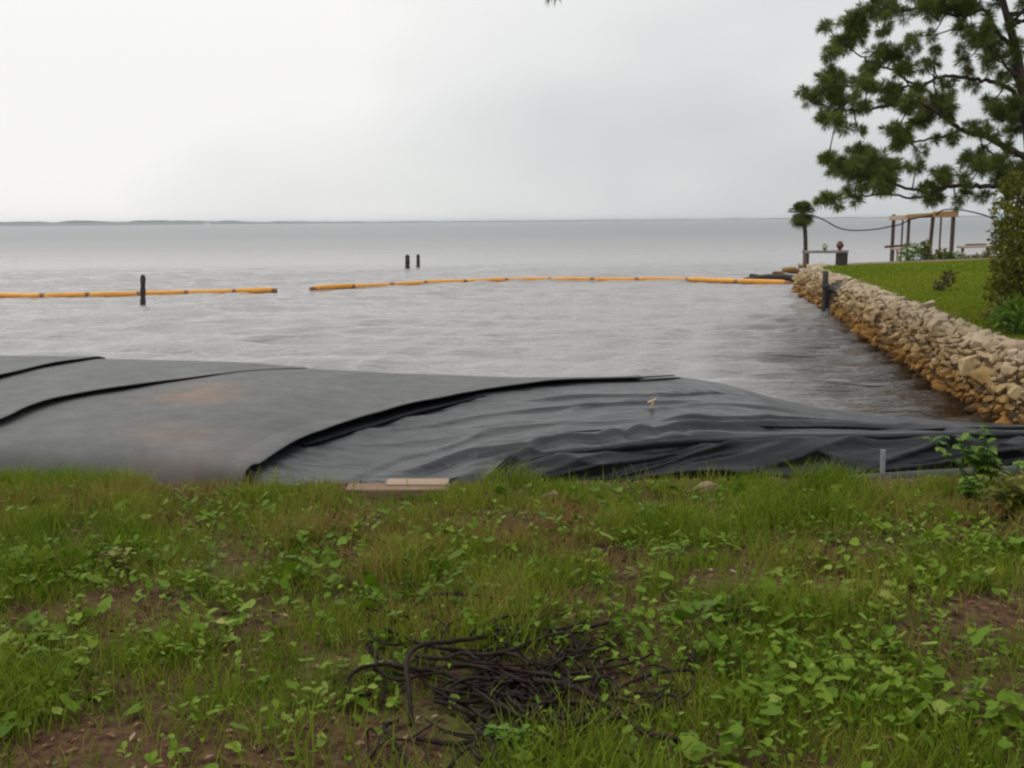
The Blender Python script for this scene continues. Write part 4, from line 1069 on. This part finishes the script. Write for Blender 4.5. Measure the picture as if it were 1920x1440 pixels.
# ------------------------------------------------------------------ foreground plants (stuff)
def scatter_xy(n, x0, x1, y0, y1, r):
    return r.uniform(x0, x1, n), r.uniform(y0, y1, n)
def blades(name, x, y, L, w, lean, m, r, tag_, rn=None, taper=0.7):
    n = len(x); z = ground_z(x, y) - 0.004
    a = r.uniform(0, 2 * math.pi, n); b = np.stack([x, y, z], -1)
    sd = np.stack([np.cos(a), np.sin(a), np.zeros(n)], -1); la = r.uniform(0, 2 * math.pi, n); ln = np.stack([np.cos(la), np.sin(la), np.zeros(n)], -1) * (lean * r.uniform(.2, 1.2, n))[:, None]
    Lc = L[:, None]; w_ = (w * r.uniform(.7, 1.3, n))[:, None]
    up = np.array([0, 0, 1.0])
    m1 = b + (up * .5 + ln * .30) * Lc; t = b + (up * (0.95 - 0.35 * lean) [:, None] if False else up * .88 + ln * 1.0) * Lc
    V = np.stack([b - sd * w_ * .5, b + sd * w_ * .5, m1 + sd * w_ * .5 * taper, m1 - sd * w_ * .5 * taper, t], 1).reshape(-1, 3)
    i = 5 * np.arange(n)
    if rn is None: rn = np.clip(r.normal(.45, .2, n), 0, 1)
    o = mesh_np(name, V, [np.stack([i, i + 1, i + 2, i + 3], -1), np.stack([i + 3, i + 2, i + 4], -1)], m, None, True, np.repeat(rn, 5))
    tag(o, *tag_, kind='stuff'); return o
def tangle_mask(x, y):
    c = at_z(965, 1285, 1.15); return np.exp(-(((x - c[0] - .03) / .46) ** 2 + ((y - c[1]) / .40) ** 2))
def cover(x, y):
    """0 bare soil .. 1 thick growth"""
    n = fbm(x * 1.3 + 5.2, y * 1.3 + 1.7, 3)
    c = sstep(0.22, 0.52, n + .22 * (fbm(x * 5.5 + 70, y * 5.5, 2) - .5) + 0.16 * sstep(4.2, 5.6, y) + 0.05 * (x > .3) - 0.10 * np.exp(-((x + 1.2) / .9) ** 2 - ((y - 2.9) / .5) ** 2))
    return np.clip(c, 0, 1) * (1 - .92 * tangle_mask(x, y))
def grass_end(x): return np.interp(x, [-3.1, -2.5, -2.2, -1.8, -1.3, -.84, -.36, .13, .78, 1.75, 3.04], [6.46, 6.36, 6.1, 6.28, 6.1, 5.86, 6.05, 6.25, 6.28, 6.12, 6.06])
def foreground():
    r = np.random.default_rng(77)
    # fine grass in clumps
    x, y = scatter_xy(620000, -5.5, 5.5, 1.2, 7.0, r)
    cl = fbm(x * 3.5, y * 3.5, 2)
    p = (0.16 + 0.84 * cover(x, y)) * (1 - .9 * tangle_mask(x, y)) * (0.22 + 1.0 * sstep(.36, .7, cl)); lim = grass_end(x) + .25 * (fbm(x * 2, x * 0, 2) - .5)
    k = (r.random(len(x)) < p * .62) & (y < lim); x, y = x[k], y[k]
    tall = sstep(.5, .75, fbm(x * 1.7 + 9, y * 1.7, 2))
    L = r.uniform(.045, .115, len(x)) * (1 + .9 * tall) * (0.95 + .1 * sstep(5.2, 6.0, y))
    dry = sstep(.42, .62, fbm(x * .8 + 50, y * 1.1 + 8, 3)) * sstep(4.0, 5.2, y) * .38 + .14 * sstep(.5, .7, fbm(x * 2 + 3, y * 2 + 60, 2))
    blades('grass', x, y, L, np.full(len(x), .0048), np.full(len(x), .75), MT['grass'], r, ('mixed green grass of the near bank', 'grass'), np.clip(r.normal(.42, .24, len(x)) + dry * 1.15, 0, 1))
    # taller fringe before the sheet
    n = 8000; x = r.uniform(-6, 5.5, n); y = r.normal(0, .22, n) + grass_end(x) - .2; k = (r.random(n) < .12 + .88 * sstep(.45, .7, fbm(x * 1.8, y * 1.2, 2))) & (y < grass_end(x) + .2); x, y = x[k], y[k]
    blades('tall_grass', x, y, r.uniform(.06, .20, len(x)), np.full(len(x), .005), np.full(len(x), .5), MT['grass'], r, ('taller thin grass fringing the sheeting', 'grass'), np.clip(r.normal(.6, .22, len(x)), 0, 1))
    # round pennywort leaves
    x, y = scatter_xy(80000, -5.2, 5.2, 1.4, 6.5, r)
    pr = cover(x, y) * (.10 + 1.1 * sstep(.42, .64, fbm(x * 2.1 + 31, y * 2.1, 3))) * (1.0 - .72 * sstep(4.2, 5.8, y)); k = (r.random(len(x)) < pr * .62) & (y < grass_end(x) - .2); x, y = x[k], y[k]
    n = len(x); R = np.clip(r.lognormal(math.log(.0140), .55, n), .005, .040)
    h = r.uniform(.015, .085, n); z = ground_z(x, y) + h
    th = np.linspace(0, 2 * math.pi, 10)[:-1]
    nx = r.normal(0, .48, n); ny = r.normal(-.15, .48, n)
    rot = r.uniform(0, 6.28, n)
    V = np.zeros((n, 10, 3)); V[:, 0] = np.stack([x, y, z - R * .16], -1)
    for i, t in enumerate(th):
        rad = R * (1 + r.normal(0, .13, n)) * (0.5 if i == 0 else (.86 if i in (3, 6) else 1.0))
        dx = np.cos(t + rot) * rad; dy = np.sin(t + rot) * rad * .92
        V[:, i + 1] = np.stack([x + dx, y + dy, z + dx * nx + dy * ny + r.normal(0, .06, n) * R], -1)
    b0 = 10 * np.arange(n); f = np.concatenate([np.stack([b0, b0 + 1 + i, b0 + 1 + (i + 1) % 9], -1) for i in range(9)])
    rn = np.clip(r.normal(.45, .27, n), 0, 1)
    o = mesh_np('weed_leaves', V.reshape(-1, 3), [f], MT['weed'], None, True, np.repeat(rn, 10)); tag(o, 'round leaved creeping weeds over the near bank', 'weeds', kind='stuff')
    # oval broad leaves in small rosettes
    m = 3600; cx, cy = scatter_xy(m, -5.2, 5.2, 1.4, 6.6, r); k = (r.random(m) < (.10 + .90 * cover(cx, cy)) * (1 - .5 * sstep(4.6, 6, cy))) & (cy < grass_end(cx) - .25); cx, cy = cx[k], cy[k]
    per = 6; n = len(cx) * per; bx = np.repeat(cx, per); by = np.repeat(cy, per); a = r.uniform(0, 6.28, n); Lf = np.repeat(r.uniform(.018, .055, len(cx)), per) * r.uniform(.7, 1.2, n); el = r.uniform(.1, 1.1, n)
    z0 = ground_z(bx, by) + r.uniform(.005, .08, n)
    d = np.stack([np.cos(a) * np.cos(el), np.sin(a) * np.cos(el), np.sin(el)], -1); s = np.stack([-np.sin(a), np.cos(a), 0 * a], -1); b = np.stack([bx, by, z0], -1); Lc = Lf[:, None]
    dn = np.array([0, 0, -1.0])
    V = np.stack([b, b + d * Lc * .35 + s * Lc * .24, b + d * Lc * .72 + s * Lc * .22 + dn * Lc * .10, b + d * Lc + dn * Lc * .3, b + d * Lc * .72 - s * Lc * .22 + dn * Lc * .10, b + d * Lc * .35 - s * Lc * .24, b + d * Lc * .5 + dn * Lc * .10], 1).reshape(-1, 3)
    i = 7 * np.arange(n); f = np.concatenate([np.stack([i + q, i + (q + 1) % 6, i + 6], -1) for q in range(6)])
    rn = np.repeat(np.clip(r.normal(.42, .22, len(cx)), 0, 1), per)
    o = mesh_np('broadleaf_weeds', V, [f], MT['weed'], None, True, np.repeat(np.clip(rn + r.normal(0, .08, n), 0, 1), 7)); tag(o, 'broad oval leaved weeds among the grass', 'weeds', kind='stuff')
    # dead leaves and twigs on the soil
    n = 30000; x, y = scatter_xy(n, -5.2, 5.2, 1.4, 6.6, r); a = r.uniform(0, 6.28, n); L = r.uniform(.012, .05, n); z = ground_z(x, y) + r.uniform(.002, .012, n); w = L * r.uniform(.12, .55, n)
    d = np.stack([np.cos(a), np.sin(a), r.normal(0, .18, n)], -1); s = np.stack([-np.sin(a), np.cos(a), r.normal(0, .3, n)], -1); b = np.stack([x, y, z], -1)
    V = np.stack([b - d * L[:, None] * .5, b + s * w[:, None] * .5 + (0, 0, .004), b + d * L[:, None] * .5, b - s * w[:, None] * .5 + np.array([0, 0, .004])], 1).reshape(-1, 3)
    i = 4 * np.arange(n); o = mesh_np('leaf_litter', V, [np.stack([i, i + 1, i + 2, i + 3], -1)], MT['litter'], None, True, np.repeat(r.random(n), 4)); tag(o, 'brown dead leaves and bits strewn on bare soil', 'leaf litter', kind='stuff')
    # lawn blades
    n = 130000; y = 12.5 + 31 * r.random(n) ** 1.4; x = xw(np.minimum(y, Y_END)) + .45 + .9 * fbm(y * .8, y * 0, 2) + r.random(n) * (3 + .35 * y)
    L = r.uniform(.03, .08, n); k = (y < 40.0 + .16 * np.clip(x - 14, 0, 40)); x, y, L = x[k], y[k], L[k]
    blades('lawn_grass', x, y, L, .012 + .0006 * y, np.full(len(x), .8), MT['lawn'], r, ('short green lawn grass behind the stone wall', 'grass'))
foreground()

def tall_weed(px, py, Y, h, label, seed, n=22, size=.085, m='brightleaf'):
    base = at_y(px, py, Y); base[2] = float(ground_z(base[0], Y)) - .01
    root = empty('leafy_weed', base); tag(root, label, 'weed', 'tall weeds in the near grass')
    r = np.random.default_rng(seed); b = MB(); V = []; Fs = []; rn = []; c = 0
    for k in range(n // 4):
        tip = base + np.array([r.normal(0, h * .32), r.normal(0, h * .2), h * r.uniform(.55, 1.05)]); P = spline([base, base * .5 + tip * .5 + r.normal(0, .02, 3), tip], 9)
        b.tube(P, np.linspace(.005, .002, 9), 5)
        for t in np.linspace(.25, 1, 9):
            q = P[int(t * 8)]
            for sgn in (0, 1):
                a = r.uniform(0, 6.28); el = r.uniform(-.2, .7); L = size * r.uniform(.6, 1.2)
                d = np.array([math.cos(a) * math.cos(el), math.sin(a) * math.cos(el), math.sin(el)]); s = np.array([-math.sin(a), math.cos(a), 0])
                dn = np.array([0, 0, -1.0]); t_ = np.clip(r.normal(.5, .22), 0, 1)
                V += [q, q + d * L * .35 + s * L * .24, q + d * L * .7 + s * L * .2 + dn * L * .1, q + d * L + dn * L * .3, q + d * L * .7 - s * L * .2 + dn * L * .1, q + d * L * .35 - s * L * .24, q + d * L * .5 + dn * L * .1]
                Fs += [(c + i, c + (i + 1) % 6, c + 6) for i in range(6)]; c += 7; rn += [t_] * 7
    b.build('stem', MT['brightleaf'], root, True); mesh_np('leaves', np.array(V), [np.array(Fs)], MT[m], root, True, rn)
tall_weed(1850, 985, 5.9, .42, 'tallest bright leafy weed before the black pipe at right', 51, 84, .075)
tall_weed(1890, 1010, 5.4, .26, 'darker leafy weed right of the tallest weed', 52, 56, .08, 'bush')
tall_weed(1815, 1000, 5.6, .20, 'low leafy weed left of the tallest weed', 53, 44, .075)
tall_weed(1210, 990, 5.4, .13, 'bushy low weed in the grass below the crumpled sheet', 54, 24, .06)
tall_weed(225, 1060, 4.6, .15, 'dark leafy weed in the left grass', 55, 28, .06, 'bush')
tall_weed(945, 1400, 2.95, .10, 'bright weed growing through the front of the cable tangle', 56, 12, .05)
